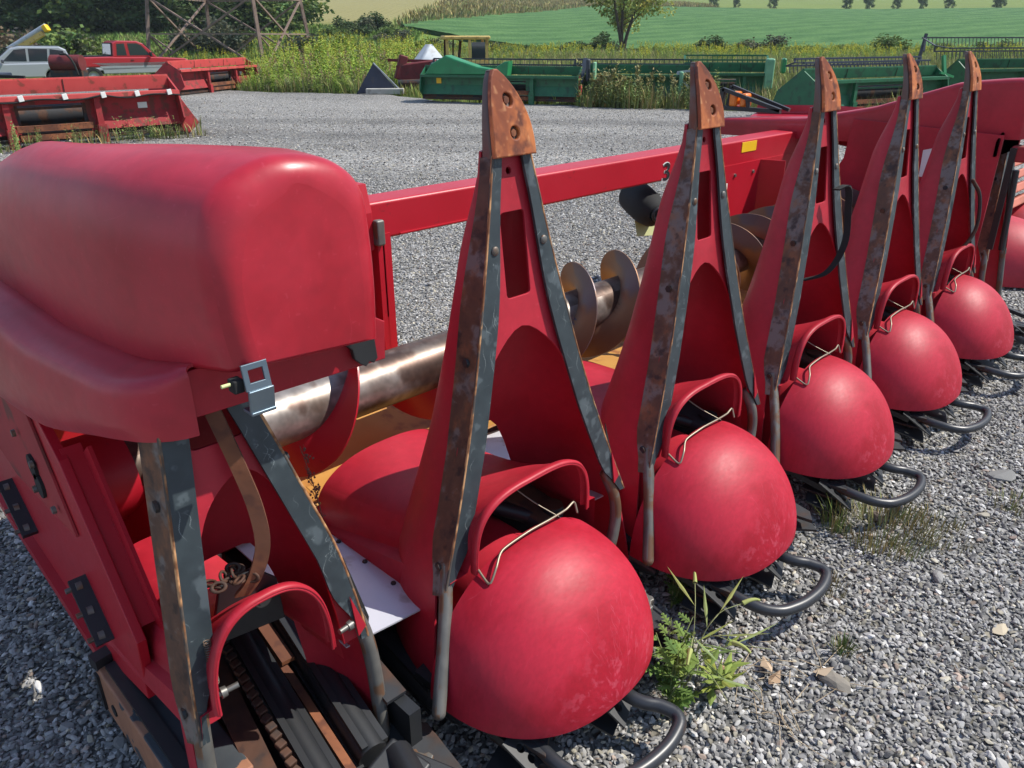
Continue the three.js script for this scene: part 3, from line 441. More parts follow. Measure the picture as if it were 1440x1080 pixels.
// ---- rear frame: top beam over the feeder opening, back sheets either side
const font = await new FontLoader().loadAsync('fonts/droid/droid_sans_bold.typeface.json');
{
  const beam = obj('top_beam', [rbox(5.0, .135, .14, .012, 1.524, .957, -1.07)], M.redPaint, header);
  const sh = font.generateShapes('3', .085), g = new THREE.ShapeGeometry(sh, 8);
  obj('numeral_outline', g.clone().scale(1.16, 1.12, 1).translate(2.093, .886, -.9985), M.white, beam); obj('numeral', g.translate(2.1, .892, -.9965), M.ink, beam);
  obj('yellow_label', rbox(.16, .055, .003, .001, 2.93, .985, -.9985), M.yellow, beam);
  obj('worn_patch', box(.5, .004, .012, .72, .90, -.9995, 0, 0, .0), M.redPaint, beam);
  const left = obj('back_sheet', [box(1.22, .59, .01, -.215, .60, -1.0), box(.05, .5, .09, .40, .66, -1.04), box(.02, .5, .05, .35, .66, -.98)], M.redPaint, header);
  obj('top_cover', [yz(ext([[.96, .87], [.96, 1.0], [.985, 1.095], [1.10, 1.095], [1.14, 1.03], [1.14, .87]], 1.13, { bevel: .004 })).translate(-.8, 0, 0)], M.redPaint, left);
  obj('worn_bracket', rbox(.035, .09, .03, .008, .345, .93, -.95), M.pipeGrey, left);
  const right = obj('back_sheet', [box(1.2, .64, .01, 3.235, .58, -1.0), box(.05, .6, .09, 2.62, .58, -1.04), box(.012, .6, .16, 3.1, .60, -.94, 0, .3)], M.redPaint, header);
  obj('paper_label', rbox(.06, .11, .002, .0008, 2.70, .75, -.9935), M.white, right);
  for (const x of [2.8, 3.0, 3.2]) obj('bolt', bolt([x, .84, -.995], [0, 0, 1], .01, .008), M.steelBolt, right);
  obj('gusset', [ext([[0, 0], [.16, 0], [.10, -.30], [.02, -.34]], .012).translate(2.28, .89, -1.06)], M.redPaint, header);
  const sc = obj('drive_shaft_guard', [new THREE.LatheGeometry([[.03, .17], [.05, .165], [.075, .13], [.088, .05], [.088, -.12], [.08, -.13], [.078, -.02]].map(p => new THREE.Vector2(...p)), 32).rotateX(Math.PI / 2 + .15).rotateY(-.55).translate(2.12, .76, -1.12)], M.blackMatte, header);
  obj('shaft_end', [new THREE.TorusGeometry(.03, .011, 8, 20).rotateY(-.55).translate(2.045, .737, -.965), rod([2.045, .737, -.965], [2.06, .74, -1.0], .022)], M.black, sc);
  obj('caution_tag', rbox(.12, .09, .003, .001, 2.11, .645, -1.08, -.5, -.5), M.clearYellow, sc);
  obj('lower_frame', [rbox(4.6, .12, .12, .012, 1.524, .27, -1.03), rbox(4.5, .1, .1, .012, 1.524, .22, -.5)], M.redPaint, header);
}
// ---- end shrouds: moulded plastic, mirrored at the two ends
function makeShroud(mx, near) {
  const dy = near ? 0 : -.035;
  const XL = table([[.3, -.742], [.2, -.75], [0, -.812], [-.25, -.848], [-.5, -.872], [-1, -.888], [-2, -.888]]), XR = table([[.3, -.47], [.1, -.462], [-.3, -.44], [-2, -.43]]);
  const YO = table([[.3, 1.378], [0, 1.388], [-.4, 1.378], [-.7, 1.29], [-1, 1.21], [-1.5, 1.15], [-2, 1.1]]), YI = table([[.3, 1.375], [.1, 1.382], [-.15, 1.355], [-.57, 1.21], [-.97, 1.125], [-1.5, 1.09], [-2, 1.06]]);
  const YC = table([[.3, 1.085], [.14, 1.083], [0, 1.062], [-.25, 1.062], [-.5, 1.09], [-1, 1.1], [-2, 1.05]]);
  const YB = table([[.3, 1.075], [0, 1.06], [-.4, 1.0], [-2, .95]]);
  const sec = (z, ins) => { const l = XL(z) + ins, r = XR(z) - ins, o = (near ? YO(z) : Math.min(YO(z), YI(z)) - .06) - ins, i = YI(z) + dy * .6 - ins, c = YC(z) + ins * .3, b = YB(z) + ins * .3, e_ = near ? 1 : .3, ct = [[r - .004, b], [r, b + .08], [r - .002, i - .12 * e_], [r - .014 * e_, i - .045 * e_], [r - .06 * e_, i - .004], [(l + r) / 2, (o + i) / 2 + .012], [l + .085, o - .002], [l + .03, o - .035], [l + .004, o - .10], [l, (o + c) / 2 - .02], [l + .004, c + .05], [l + .012, c]];
    return new THREE.CatmullRomCurve3(ct.map(p => V(mx(p[0]), p[1], z)), false, 'centripetal').getPoints(66).map(p => p.toArray()); };
  const closed = r => { const a = r[r.length - 1], b = r[0], o = [...r]; for (let i = 1; i <= 8; i++) o.push([lerp(a[0], b[0], i / 8), lerp(a[1], b[1], i / 8), a[2]]); return o; };
  const st = []; for (let i = 0; i <= 30; i++) st.push([lerp(near ? -1.9 : -1.52, .172, i / 30), 0]); for (let i = 1; i <= 8; i++) { const a = i / 8 * Math.PI / 2; st.push([.172 + .038 * Math.sin(a), .038 * (1 - Math.cos(a))]); }
  const rings = st.map(s => closed(sec(...s))), nu = 74;
  const g = [surf((u, v) => rings[Math.round(v * (rings.length - 1))][Math.round(u * nu)], nu, rings.length - 1)];
  const last = rings[rings.length - 1], cx = (last[0][0] + last[66][0]) / 2;
  const cap = surf((u, v) => { const p = last[Math.round(u * nu)], c = [cx, 1.22, last[0][2] + .0015]; return [lerp(p[0], c[0], v), lerp(p[1], c[1], v), lerp(p[2], c[2], Math.sin(v * Math.PI / 2))]; }, nu, 6);
  const shr = obj('end_shroud', [...g, cap], M.shroud, header);
  // flared lower skirt
  const fen = shell((u, v) => { const z = lerp(.115, near ? -1.9 : -1.5, Math.pow(v, 1.7)), k = Math.sqrt(clamp(1 - Math.pow(clamp((z - .045) / .07), 2))), l = XL(z), c = YC(z), b = lerp(.965, .885, sm(.12, -.35, z)) + .12 * sm(-.7, -1.6, z);
    const ct = [[l + .03, c + .003], [l + .006, c + .001], [l - .014 * k, c - .004], [l - .040 * k, c - .010], [l - .056 * k, c - .018], [l - .064 * k, c - .036], [l - .068 * k, c - .075], [l - .066 * k, lerp(c, b, .8)], [l - .058 * k, b]];
    const t = u * (ct.length - 1), i = Math.min(ct.length - 2, Math.floor(t)), q = t - i, P = j => ct[clamp(j, 0, ct.length - 1)];
    const cr = d => { const a = P(i - 1)[d], b0 = P(i)[d], c0 = P(i + 1)[d], e = P(i + 2)[d]; return .5 * (2 * b0 + (c0 - a) * q + (2 * a - 5 * b0 + 4 * c0 - e) * q * q + (3 * b0 - a - 3 * c0 + e) * q * q * q); };
    return [mx(cr(0)), cr(1), z]; }, 24, 40, .005);
  obj('shroud_skirt', fen, M.shroud, shr);
  const fp = ext([[-.785, 1.07], [-.787, 1.0], [-.775, .99], [-.40, .985], [-.395, 1.06], [-.46, 1.10]], .012, { bevel: .002 });
  if (mx(0) !== 0) fp.scale(-1, 1, 1).translate(mx(0), 0, 0);
  obj('shroud_valance', fp.translate(0, 0, .095), M.red, shr);
  return shr;
}
const shroudN = makeShroud(x => x, true), shroudF = makeShroud(x => 3.048 - x, false);
{ // hardware under the near shroud
  const hook = ext([[-.021, -.008], [.021, -.008], [.021, .034], [-.021, .034]], .005, { holes: [[[-.012, .004], [.012, .004], [.012, .024], [-.012, .024]]], bevel: .001 });
  obj('latch_bracket', [hook.clone().rotateX(-.2).translate(-.712, 1.066, .213), rbox(.042, .038, .006, .002, -.711, 1.041, .219, .12), rbox(.042, .006, .03, .002, -.711, 1.021, .208)], M.zinc, shroudN);
  obj('latch_block', rbox(.018, .022, .022, .003, -.738, 1.066, .197), M.blackMatte, shroudN);
  obj('latch_pin', [rod([-.762, 1.071, .199], [-.748, 1.071, .199], .003)], M.clearYellow, shroudN);
  obj('rubber_wedge', ext([[-.525, 1.072], [-.435, 1.072], [-.428, 1.0], [-.437, .992], [-.447, .997], [-.455, .990], [-.466, .997], [-.478, 1.01], [-.482, 1.03], [-.49, 1.038]], .012, { bevel: .002 }).translate(0, 0, .112), M.black, shroudN);
}
// ---- end snouts (narrower, their tips tucked under the shrouds)
function endSnout(mx, fl) {
  const a = table([[1.3, -.80], [.94, -.834], [.47, -.888], [.2, -.905]]), b = table([[1.3, -.775], [.95, -.658], [.633, -.562], [.45, -.532], [.1, -.53]]);
  const xl = fl ? y => mx(b(y)) : a, xr = fl ? y => mx(a(y)) : b, m = p => [mx(p[0]), ...p.slice(1)];
  let arch = [[-.845, .42], [-.838, .55], [-.815, .73], [-.77, .825], [-.705, .862], [-.65, .80], [-.608, .66], [-.588, .52], [-.58, .42]].map(m); if (fl) arch = arch.reverse();
  const hole = [mx(-.785), mx(-.69)].sort((p, q) => p - q);
  const pl = [[-.872, .5, -.02], [-.884, .40], [-.893, .28], [-.90, .12]].map(m), pr = [[-.552, .50, -.03], [-.533, .43], [-.524, .32], [-.53, .14]].map(m);
  return makeSnout({ xl, xr, top: 1.04, back: .62, w: y => .046 - .03 * sm(.56, .44, y), stripTop: 1.0, stripEnd: fl ? [.42, .40] : [.40, .42], bolts: [.85, .46], arch, holes: [[hole[0], hole[1], .925, .99]], pipeL: fl ? pr : pl, pipeR: fl ? pl : pr });
}
const endN = endSnout(x => x, false), endF = endSnout(x => 3.048 - x, true);
{ // near end: bent prop rod, hood arch, chain, row unit seen through the arch
  obj('prop_rod', sweep(t => { const c = new THREE.CatmullRomCurve3([V(-.755, 1.07, .08), V(-.738, .97, .10), V(-.722, .88, .118), V(-.712, .80, .135), V(-.715, .73, .145), V(-.738, .67, .14), V(-.76, .64, .13)]), p = c.getPoint(t), d = c.getTangent(t), x = V(1, 0, .5).normalize(), w = .013; const n = d.clone().cross(x).normalize().multiplyScalar(.006); x.multiplyScalar(w); return [p.clone().add(x).add(n), p.clone().sub(x).add(n), p.clone().sub(x).sub(n), p.clone().add(x).sub(n)].map(q => q.toArray()); }, 30), M.rust, endN);
  const hood = makeHood({ cx: -.742, hw: .115, hwB: .13, ap: .655, ba: .465, sy: .40, fl: .025 });
  const links = []; const lr = rng(5); for (let i = 0; i < 14; i++) links.push(new THREE.TorusGeometry(.0085, .0028, 6, 12).scale(1.35, 1, 1).rotateX(lr() * 3).rotateY(lr() * 3).translate(-.81 + i * .0052 + rr(-.012, .012, lr), .672 + .012 * lr(), .125 + rr(-.02, .02, lr)));
  obj('lift_chain', links, M.rustDark, hood);
  obj('pivot_plate', [ext([[-.075, -.05], [.075, -.07], [.07, .03], [.03, .075], [-.04, .07]], .01, { bevel: .002 }).translate(-.735, .56, .06)], M.black, hood);
  obj('pivot_bolt', [bolt([-.70, .56, .07], [0, 0, 1], .013, .01), new THREE.TorusGeometry(.015, .004, 6, 16).translate(-.70, .56, .072)], M.steelBolt, hood);
  for (const [x, y, d] of [[-.846, .49, 1], [-.566, .475, -1]]) obj('stud_bolt', [rod([x, y, .165], [x + d * .035, y + .004, .172], .0055), bolt([x + d * .004, y, .166], [d, 0, .1], .011, .01)], M.steelBolt, hood);
  obj('return_spring', (() => { const pts = []; for (let i = 0; i <= 160; i++) { const t = i / 160, a = t * Math.PI * 2 * 20; pts.push(V(-.842 + .006 * Math.cos(a), .60 - .10 * t, .15 + .006 * Math.sin(a))); } return new THREE.TubeGeometry(new THREE.CatmullRomCurve3(pts), 320, .0012, 5); })(), M.pipeGrey, hood);
  const ru = obj('end_row_unit', [box(.44, .02, .8, -.70, .10, .0), box(.03, .16, .7, -.90, .18, .02), box(.03, .14, .6, -.49, .17, -.05)], M.black, header);
  const lobes = (x, y0, y1, z0, z1, r) => [rod([x, y0, z0], [x - .05, y1, z1], r), ...[0, 1, 2, 3].map(i => { const a = i * Math.PI / 2 + .5, c = Math.cos(a) * r * 1.05, s = Math.sin(a) * r * 1.05; return bar([x + c, y0 + s, z0], [x - .05 + c, y1 + s, z1], .014); })];
  obj('stalk_roll', lobes(-.66, .30, .19, -.28, .26, .034), M.black, ru); obj('stalk_roll', lobes(-.545, .30, .19, -.28, .24, .034), M.black, ru);
  obj('stripper_bar', [bar([-.60, .27, -.3], [-.655, .20, .26], .018, .02), bar([-.60, .30, -.28], [-.615, .26, -.05], .03, .012)], M.rust, ru);
  obj('deck_bar', [bar([-.735, .31, -.25], [-.80, .22, .22], .05, .012), bar([-.49, .33, -.2], [-.50, .25, .2], .05, .01)], M.rustDark, ru);
  obj('gather_chain', (() => { const o = [], q = rng(9); for (let i = 0; i < 22; i++) o.push(rbox(.02, .012, .018, .003, -.705 - i * .0021, .322 - i * .0045, -.22 + i * .022, .2, q() * .3)); return o; })(), M.rustDark, ru);
  obj('tip_bracket', [rbox(.14, .05, .10, .008, -.62, .215, .335, .25, .3), rod([-.575, .23, .30], [-.6, .24, .39], .03), rbox(.05, .03, .12, .006, -.545, .2, .36, .2, .5)], M.black, ru);
  obj('guide_shoe', [ext([[-.06, -.1], [.05, -.1], [.06, .06], [0, .12], [-.05, .06]], .02, { bevel: .004 }).rotateX(-Math.PI / 2 + .2).translate(-.50, .12, .28)], M.rustDark, ru);
  const eb = obj('frame_box', [rbox(.13, .13, .50, .006, -.865, .185, -.11)], M.boxRust, header);
  obj('box_rim', [bar([-.932, .258, -.355], [-.80, .258, -.375], .035, .03), box(.006, .1, .02, -.933, .185, -.345)], M.black, eb);
  obj('box_slot', [new THREE.CylinderGeometry(.014, .014, .004, 16).rotateZ(Math.PI / 2).translate(-.931, .18, -.27)], M.blackMatte, eb);
  // side sheet with adjusting brackets
  const side = yz(ext([[.10, .46], [.34, .775], [.55, .92], [1.05, .98], [1.5, .98], [1.5, .33], [.365, .235], [.12, .30]], .02, { bevel: .002 })).translate(-.893, 0, 0);
  const ss = obj('side_sheet', [side, yz(ext([[.365, .235], [1.5, .33], [1.5, .36], [.365, .265]], .03)).translate(-.915, 0, 0)], M.redPaint, header);
  obj('sheet_flange', [bar([-.84, .45, -.115], [-.84, .775, -.345], .10, .008, V(1, 0, 0)), bar([-.862, .47, -.13], [-.862, .79, -.36], .008, .04, V(1, 0, 0))], M.redPaint, ss);
  obj('bolted_cover', [yz(ext([[.33, .60], [.50, .86], [1.0, .9], [1.3, .9], [1.3, .62], [.8, .55]], .006, { bevel: .001 })).translate(-.9, 0, 0)], M.redDull, ss);
  for (const [z0, y0, z1, y1] of [[-.95, .47, -.80, .375], [-.385, .47, -.275, .36]]) {
    obj('adjuster_bracket', [bar([-.904, y0, z0], [-.904, y1, z1], .014, .05, V(1, 0, 0))], M.black, ss);
    for (const t of [.12, .5, .88]) obj('adjuster_bolt', [bolt([-.908, lerp(y0, y1, t), lerp(z0, z1, t)], [-1, .1, 0], .013, .012), rod([-.918, lerp(y0, y1, t), lerp(z0, z1, t)], [-.94, lerp(y0, y1, t), lerp(z0, z1, t)], .006)], M.pipeGrey, ss);
  }
  for (const [z, y] of [[-.62, .74], [-.52, .70], [-.42, .63], [-.56, .62]]) obj('bolt', bolt([-.906, y, z], [-1, 0, 0], .009, .008), M.pipeGrey, ss);
  obj('slot', [rod([-.907, .68, -.55], [-.9, .68, -.55], .03), rod([-.907, .64, -.53], [-.9, .64, -.53], .03)], M.blackMatte, ss);
  obj('inner_bracket', [rbox(.16, .06, .10, .004, -.73, .40, -.32), bar([-.80, .44, -.30], [-.62, .40, -.34], .03, .02), rod([-.78, .44, -.29], [-.78, .47, -.29], .012)], M.black, header);
}
{ // far end: inner panel, decal, lamp on its bracket, hose
  const ip = obj('inner_end_panel', [yz(ext([[-.12, .30], [-.12, 1.09], [.66, 1.12], [.68, .9], [.95, .36], [.95, .30]], .012, { bevel: .002 })).translate(3.468, 0, 0)], M.red, header);
  obj('warning_decal', [yz(ext([[.25, .985], [.182, 1.005], [.215, .845], [.245, .845]], .003)).translate(3.462, 0, 0)], M.white, ip);
  const f = obj('lamp_bracket', [bar([3.6, 1.12, -1.62], [3.6, 1.12, -1.18], .03, .025), bar([3.6, 1.235, -1.6], [3.6, 1.125, -1.18], .03, .022), bar([3.6, 1.12, -1.6], [3.6, 1.24, -1.6], .03, .03), bar([3.6, 1.12, -1.4], [3.6, 1.19, -1.42], .02, .02), bar([3.68, 1.12, -1.6], [3.68, 1.25, -1.58], .025, .025), bar([3.68, 1.25, -1.58], [3.68, 1.125, -1.16], .025, .02)], M.black, header);
  obj('amber_lamp', [rbox(.10, .10, .06, .02, 3.64, 1.175, -1.52), rbox(.09, .09, .05, .02, 3.64, 1.17, -1.45)], M.amber, f);
  obj('hydraulic_hose', tube([[2.96, .93, .16], [3.02, .85, .19], [3.05, .7, .2], [3.0, .6, .17], [2.95, .55, .1]], .009, 30, 8), M.rustDark, header);
  obj('end_strut', [rod([3.52, .92, .2], [3.56, .5, .22], .016), bar([3.5, 1.03, .17], [3.53, .5, .17], .03, .012)], M.black, header);
  obj('lamp_housing', [rbox(.09, .08, .09, .012, 3.55, 1.0, .2)], M.redDull, header);
  // loose strap hanging in one snout
  obj('hanging_strap', sweep(t => { const c = new THREE.CatmullRomCurve3([V(1.545, 1.06, .11), V(1.585, 1.07, .13), V(1.605, .98, .14), V(1.60, .86, .15), V(1.56, .76, .12), V(1.50, .73, .06)]), p = c.getPoint(t), w = V(.004, 0, .011); const n = c.getTangent(t).cross(w).normalize().multiplyScalar(.003); return [p.clone().add(w).add(n), p.clone().sub(w).add(n), p.clone().sub(w).sub(n), p.clone().add(w).sub(n)].map(q => q.toArray()); }, 30), M.blackMatte, header);
}
// ---- faded header parked beyond the far end
{
  const h = thing('faded_header', 'faded salmon ribbed header with a red rounded hood, beyond the far shroud', 'header', [5.0, 0, -.1]);
  obj('body', [box(1.2, .5, .1, .3, .35, -.6)], M.redDull, h);
  for (let i = 0; i < 6; i++) obj('rib', [rbox(1.4, .06, .14, .012, .3, .80 - i * .078, -.38 + i * .05, -.5)], M.salmon, h);
  obj('hood', shell((u, v) => { const a = Math.PI * u; return [.0 - .42 * Math.cos(a) * Math.cos(v * 1.5), .02 + .40 * Math.sin(a) * Math.cos(v * 1.2), -.15 + .55 * Math.sin(v * 1.5)]; }, 30, 16, .006), M.red, h);
  obj('hood', shell((u, v) => { const a = Math.PI * u; return [.8 - .40 * Math.cos(a) * Math.cos(v * 1.5), .02 + .38 * Math.sin(a) * Math.cos(v * 1.2), -.15 + .55 * Math.sin(v * 1.5)]; }, 30, 16, .006), M.red, h);
}
// ------------------------------------------------------------------ parked machinery across the lot
// back of a grain platform: local x along its length, +z towards the viewer
function platform(name, label, pos, turn, L, m, o = {}) {
  const h = thing(name, label, 'grain header', pos, turn, o.group), H = o.h ?? .95, w = L / 2, f0 = o.f0 ?? -.5, f1 = o.f1 ?? .5, ph = H * .76;
  const panel = (x0, x1) => obj('back_panel', [ext([[0, .2], [.10, .2], [.02, ph * .62], [.02, ph], [-.01, ph], [-.01, ph * .6]], x1 - x0).rotateY(Math.PI / 2).scale(1, 1, -1).translate(x0, 0, 0).scale(1, 1, 1)], m, h);
  for (const [a, b] of [[-w, f0], [f1, w]]) { // panels either side of the feeder opening
    obj('back_panel', [box(b - a, ph - .42, .012, (a + b) / 2, (ph + .42) / 2, -.02), box(b - a, .24, .012, (a + b) / 2, .31, .025, -.35)], m, h);
  }
  obj('back_panel', [box(f1 - f0, .12, .012, (f0 + f1) / 2, ph - .06, -.02)], m, h);
  obj('shelf', [box(L, .03, .2, 0, ph, .07), box(L, .05, .012, 0, ph - .02, .165)], o.trim || m, h);
  obj('upper_rail', [box(L, H - ph - .03, .02, 0, (H + ph) / 2 + .015, -.22, .12), box(L, .035, .06, 0, H, -.24)], o.trim || m, h);
  for (const x of o.joints || [-w * .4, w * .35]) obj('rail_seam', box(.012, H - ph - .04, .006, x, (H + ph) / 2 + .015, -.204, .12), M.rustDark, h);
  obj('floor_sill', [box(L, .07, .3, 0, .16, -.15), box(L, .05, .05, 0, .10, .04)], M.rustDark, h);
  obj('feeder_beam', [box(f1 - f0 + .1, .09, .06, (f0 + f1) / 2, .27, .05), box(f1 - f0 + .06, .08, .05, (f0 + f1) / 2, .14, .07)], M.rust, h);
  obj('feeder_frame', [box(.05, ph - .3, .05, f0 + .02, (ph + .3) / 2 - .06, -.04), box(.05, ph - .3, .05, f1 - .02, (ph + .3) / 2 - .06, -.04), box(f1 - f0, .04, .05, (f0 + f1) / 2, ph - .17, -.03)], M.redDull === m ? M.rustDark : m, h);
  obj('inner_auger', [rod([-w, .42, -.45], [w, .42, -.45], .16, .16, 14)], M.rustDark, h);
  for (const x of [f0 - .14, f1 + .14]) obj('post', [bar([x, 0.02, .1], [x, ph, .09], .09, .07), box(.13, .28, .09, x, .14, .12)], m, h);
  for (const s of [-1, 1]) obj('end_sheet', [yz(ext([[-.22, .3], [-.12, ph], [.25, H], [.85, .5], [1.0, .12], [.1, .06]], .03)).translate(s * w - .015, 0, 0), box(.05, .05, .5, s * (w + .02), .2, -.3)], o.end || m, h);
  if (o.nose) obj('end_divider', [ext([[0, ph], [.02, .06], [.14, .02], [.34, .18]], .5, { bevel: .02 }).translate(w, 0, -.5)], m, h);
  if (o.hose) { const pts = []; for (let i = 0; i <= 26; i++) pts.push([lerp(-w, w, i / 26), ph - .015 - .05 * Math.abs(Math.sin(i * .9)), .18]); obj('hose', tube(pts, .014, 120, 6), M.blackMatte, h); for (const x of o.hose) obj('clip', rbox(.075, .085, .02, .006, x, ph - .01, .195, 0, 0, .15), M.white, h); }
  if (o.label) obj('data_plate', rbox(o.label[3] || .15, o.label[4] || .09, .006, .002, o.label[0], o.label[1], .0 + (o.label[2] || 0)), o.labelMat || M.white, h);
  return h;
}
function reel(h, L, bars, m, tine = .16) { // bat reel: bars with spring tines, end arms
  for (const [y, z, d] of bars) { const t = []; for (let x = -L / 2 + .08; x < L / 2; x += .12) t.push(bar([x, y, z], [x + .01, y - tine * (d ?? 1), z + .04], .012, .012)); obj('tine_bar', [box(L, .035, .045, 0, y, z), ...t], m, h); }
  for (const x of [-L / 2, L / 2]) { const c = bars.reduce((a, b) => [a[0] + b[0] / bars.length, a[1] + b[1] / bars.length], [0, 0]); obj('reel_arm', bars.map(b => bar([x, c[0], c[1]], [x, b[0], b[1]], .05, .02)), m, h); }
}
// red platforms
platform('grain_header', 'weathered red grain header with a wavy black hose and white clips, nearest the corn header', [1.35, 0, -12.6], 0, 6.4, M.redDull, { trim: M.redOldLight, f0: .75, f1: 1.75, hose: [-.2, .35, .82, 1.42, 1.98, 2.5, 3.02], label: [2.62, .52, .0], nose: true, joints: [-.2, 1.55] });
platform('grain_header', 'shorter red grain header beside the red pickup and tall weeds', [10.4, -.05, -23.3], .583, 4.3, M.redDull, { trim: M.redOldLight, f0: -.55, f1: .75, label: [1.35, .52, .0, .12, .1], nose: true });
// green platforms in a line
const gA = platform('green_header', 'dark green header with a crumpled green cover and yellow decal', [13.15, 0, -13.65], -1.07, 4.1, M.green, { f0: .0, f1: .75, h: .86, trim: M.green, label: [-1.6, .52, .01, .13, .13], labelMat: M.yellow });
obj('crumpled_cover', [ext([[-1.95, .66], [-1.75, .92], [-1.35, 1.12], [-1.05, 1.02], [-.5, .86], [.1, .78], [.25, .68]], .5, { bevel: .04 }).translate(0, 0, -.35), ext([[-.4, .62], [.2, .98], [.32, 1.0], [.28, .66]], .4, { bevel: .03 }).translate(0, 0, -.2)], M.greenLight, gA);
reel(gA, 4.0, [[1.02, -.7], [.9, -.45], [.84, -.9]], M.reel);
obj('rust_end', yz(ext([[-.12, .2], [-.1, .66], [.2, .68], [.3, .2]], .05)).translate(2.03, 0, 0), M.redOldLight, gA);
obj('end_arm', [bar([2.1, .5, .05], [2.1, 1.05, -.5], .1, .05), rbox(.08, .5, .2, .03, 2.25, .8, -.1)], M.reel, gA);
obj('side_shield', [rbox(.06, .42, .24, .03, 2.42, .78, -.05)], M.greenPale, gA);
const gB = platform('green_header', 'dark green header half hidden by tall pale weeds', LOT(2.95, 20.4), -.93, 2.9, M.green, { f0: -.9, f1: -.3, h: .9 });
reel(gB, 2.9, [[1.02, -.7], [.92, -.4], [.82, -.9]], M.reel);
obj('reel_drive', [bar([1.4, .4, .1], [1.1, .75, 0], .05), bar([1.1, .75, 0], [1.5, .8, .05], .05), rbox(.1, .4, .2, .03, 1.5, .75, -.2)], M.silver, gB);
obj('side_shield', [rbox(.1, .55, .2, .04, 1.2, .5, .1), rbox(.1, .5, .2, .04, 1.6, .42, .15)], M.greenPale, gB);
const gC = platform('green_header', 'small green header with pale sea green end shields and an upright reel', LOT(5.25, 20.3), -.93, 2.0, M.green, { f0: -.3, f1: .3, h: .95 });
reel(gC, 2.0, [[1.12, -.5], [1.02, -.3]], M.green);
obj('side_shield', [rbox(.2, .7, .3, .05, 1.0, .72, .1), rbox(.3, .12, .5, .05, -.7, .85, .1)], M.greenPale, gC);
obj('side_shield', [rbox(.1, .35, .3, .05, 1.35, .9, -.1)], M.greenLight, gC);
const gD = platform('green_header', 'long green header with bluish tined reel behind the far snouts', LOT(8.0, 17.9), -.28, 4.3, M.green, { f0: -.75, f1: .9, h: .93 });
reel(gD, 4.1, [[1.12, -.6], [1.05, -.35], [.98, -.8]], M.navy, .14);
obj('end_post', [bar([2.2, .3, .1], [2.3, 1.15, -.2], .07), bar([2.0, .8, 0], [2.5, .7, 0], .05)], M.greenLight, gD);
const gE = platform('green_header', 'tall green header whose raised black reel stands above the others', LOT(14.3, 22.2), -.5, 5.5, M.green, { f0: -.6, f1: .6, h: 1.0 });
reel(gE, 7.0, [[1.52, -.8], [1.2, -.3], [1.28, .2]], M.reel, .2);
obj('reel_post', [bar([-3.5, .8, -.8], [-3.4, 1.62, -.8], .06), bar([-3.55, 1.2, -.6], [-3.4, 1.55, -.8], .04)], M.navy, gE);

// maroon machine, leaning pieces, cab
{
  const [x, , z] = LOT(-2.85, 25.2);
  const m = thing('maroon_combine_part', 'rusty maroon machine housing standing in the weeds beside green header', 'machine part', [x, 0, z], -.7);
  obj('housing', [rbox(1.2, .8, .9, .05, 0, .45, 0, 0, 0, .12), rbox(.25, .7, .3, .04, -.5, .7, .3, 0, .2, -.3)], M.maroon, m); obj('frame', [bar([-.9, .9, 0], [1.2, .85, .1], .08), bar([.6, 0, .2], [.9, .9, .2], .1), rbox(.8, .5, .6, .04, 1.2, .55, 0)], M.maroon, m); obj('roller', rod([-.6, .25, .5], [.7, .3, .5], .12), M.rustDark, m);
  const p = LOT(-2.6, 26.2), c = thing('silver_hopper', 'pale silver pyramid hopper standing behind the maroon machine', 'hopper', [p[0], 0, p[2]], .4);
  obj('cone', new THREE.CylinderGeometry(.12, .85, .75, 4, 1).translate(0, .95, 0), M.silver, c); obj('leg', [bar([-.5, 0, .3], [0, 1.3, .1], .06)], M.reel, c); obj('leg', [bar([.5, 0, .3], [0, 1.3, .1], .06)], M.reel, c);
  const d = LOT(-4.1, 24.3), b = thing('steel_blade', 'dark blue leaning steel plate with a pale edge on the lot edge', 'steel plate', [d[0], 0, d[2]], -.7);
  obj('plate', ext([[-.5, 0], [.05, .85], [.75, .05], [-.1, .02]], .06, { bevel: .01 }), M.navy, b); obj('edge', bar([.05, .85, .07], [.85, .05, .12], .06, .03), M.silver, b); obj('foot', rbox(1.1, .16, .3, .02, .35, .08, .2), M.concrete, b);
  const k = LOT(-1.9, 34), cab = thing('tractor_cab', 'derelict yellow tractor cab seen above the green headers', 'cab', [k[0], terrainY(-1.9, 34), k[2]], -.6);
  obj('post', [bar([-.8, .2, .6], [-.8, 1.4, .6], .1)], M.cabYellow, cab); obj('post', [bar([.1, .2, .65], [.1, 1.4, .65], .1)], M.cabYellow, cab); obj('post', [bar([.8, .2, .6], [.8, 1.4, .6], .1)], M.cabYellow, cab); obj('post', [bar([-.8, .2, -.6], [-.75, 1.4, -.6], .09)], M.rustDark, cab); obj('post', [bar([.8, .2, -.6], [.8, 1.4, -.6], .1)], M.cabYellow, cab);
  obj('roof', rbox(1.85, .14, 1.5, .05, 0, 1.42, 0), M.cabYellow, cab); obj('base', [rbox(1.75, .5, 1.4, .04, 0, .2, 0), box(.7, .1, .05, .45, .52, .65)], M.cabYellow, cab); obj('seat_post', [bar([-.3, .3, 0], [-.2, 1.3, .1], .08), bar([-.55, .3, .2], [-.5, 1.35, .2], .06)], M.rustDark, cab); obj('window', box(.55, .62, .02, .45, .95, .62), M.glass, cab);
}
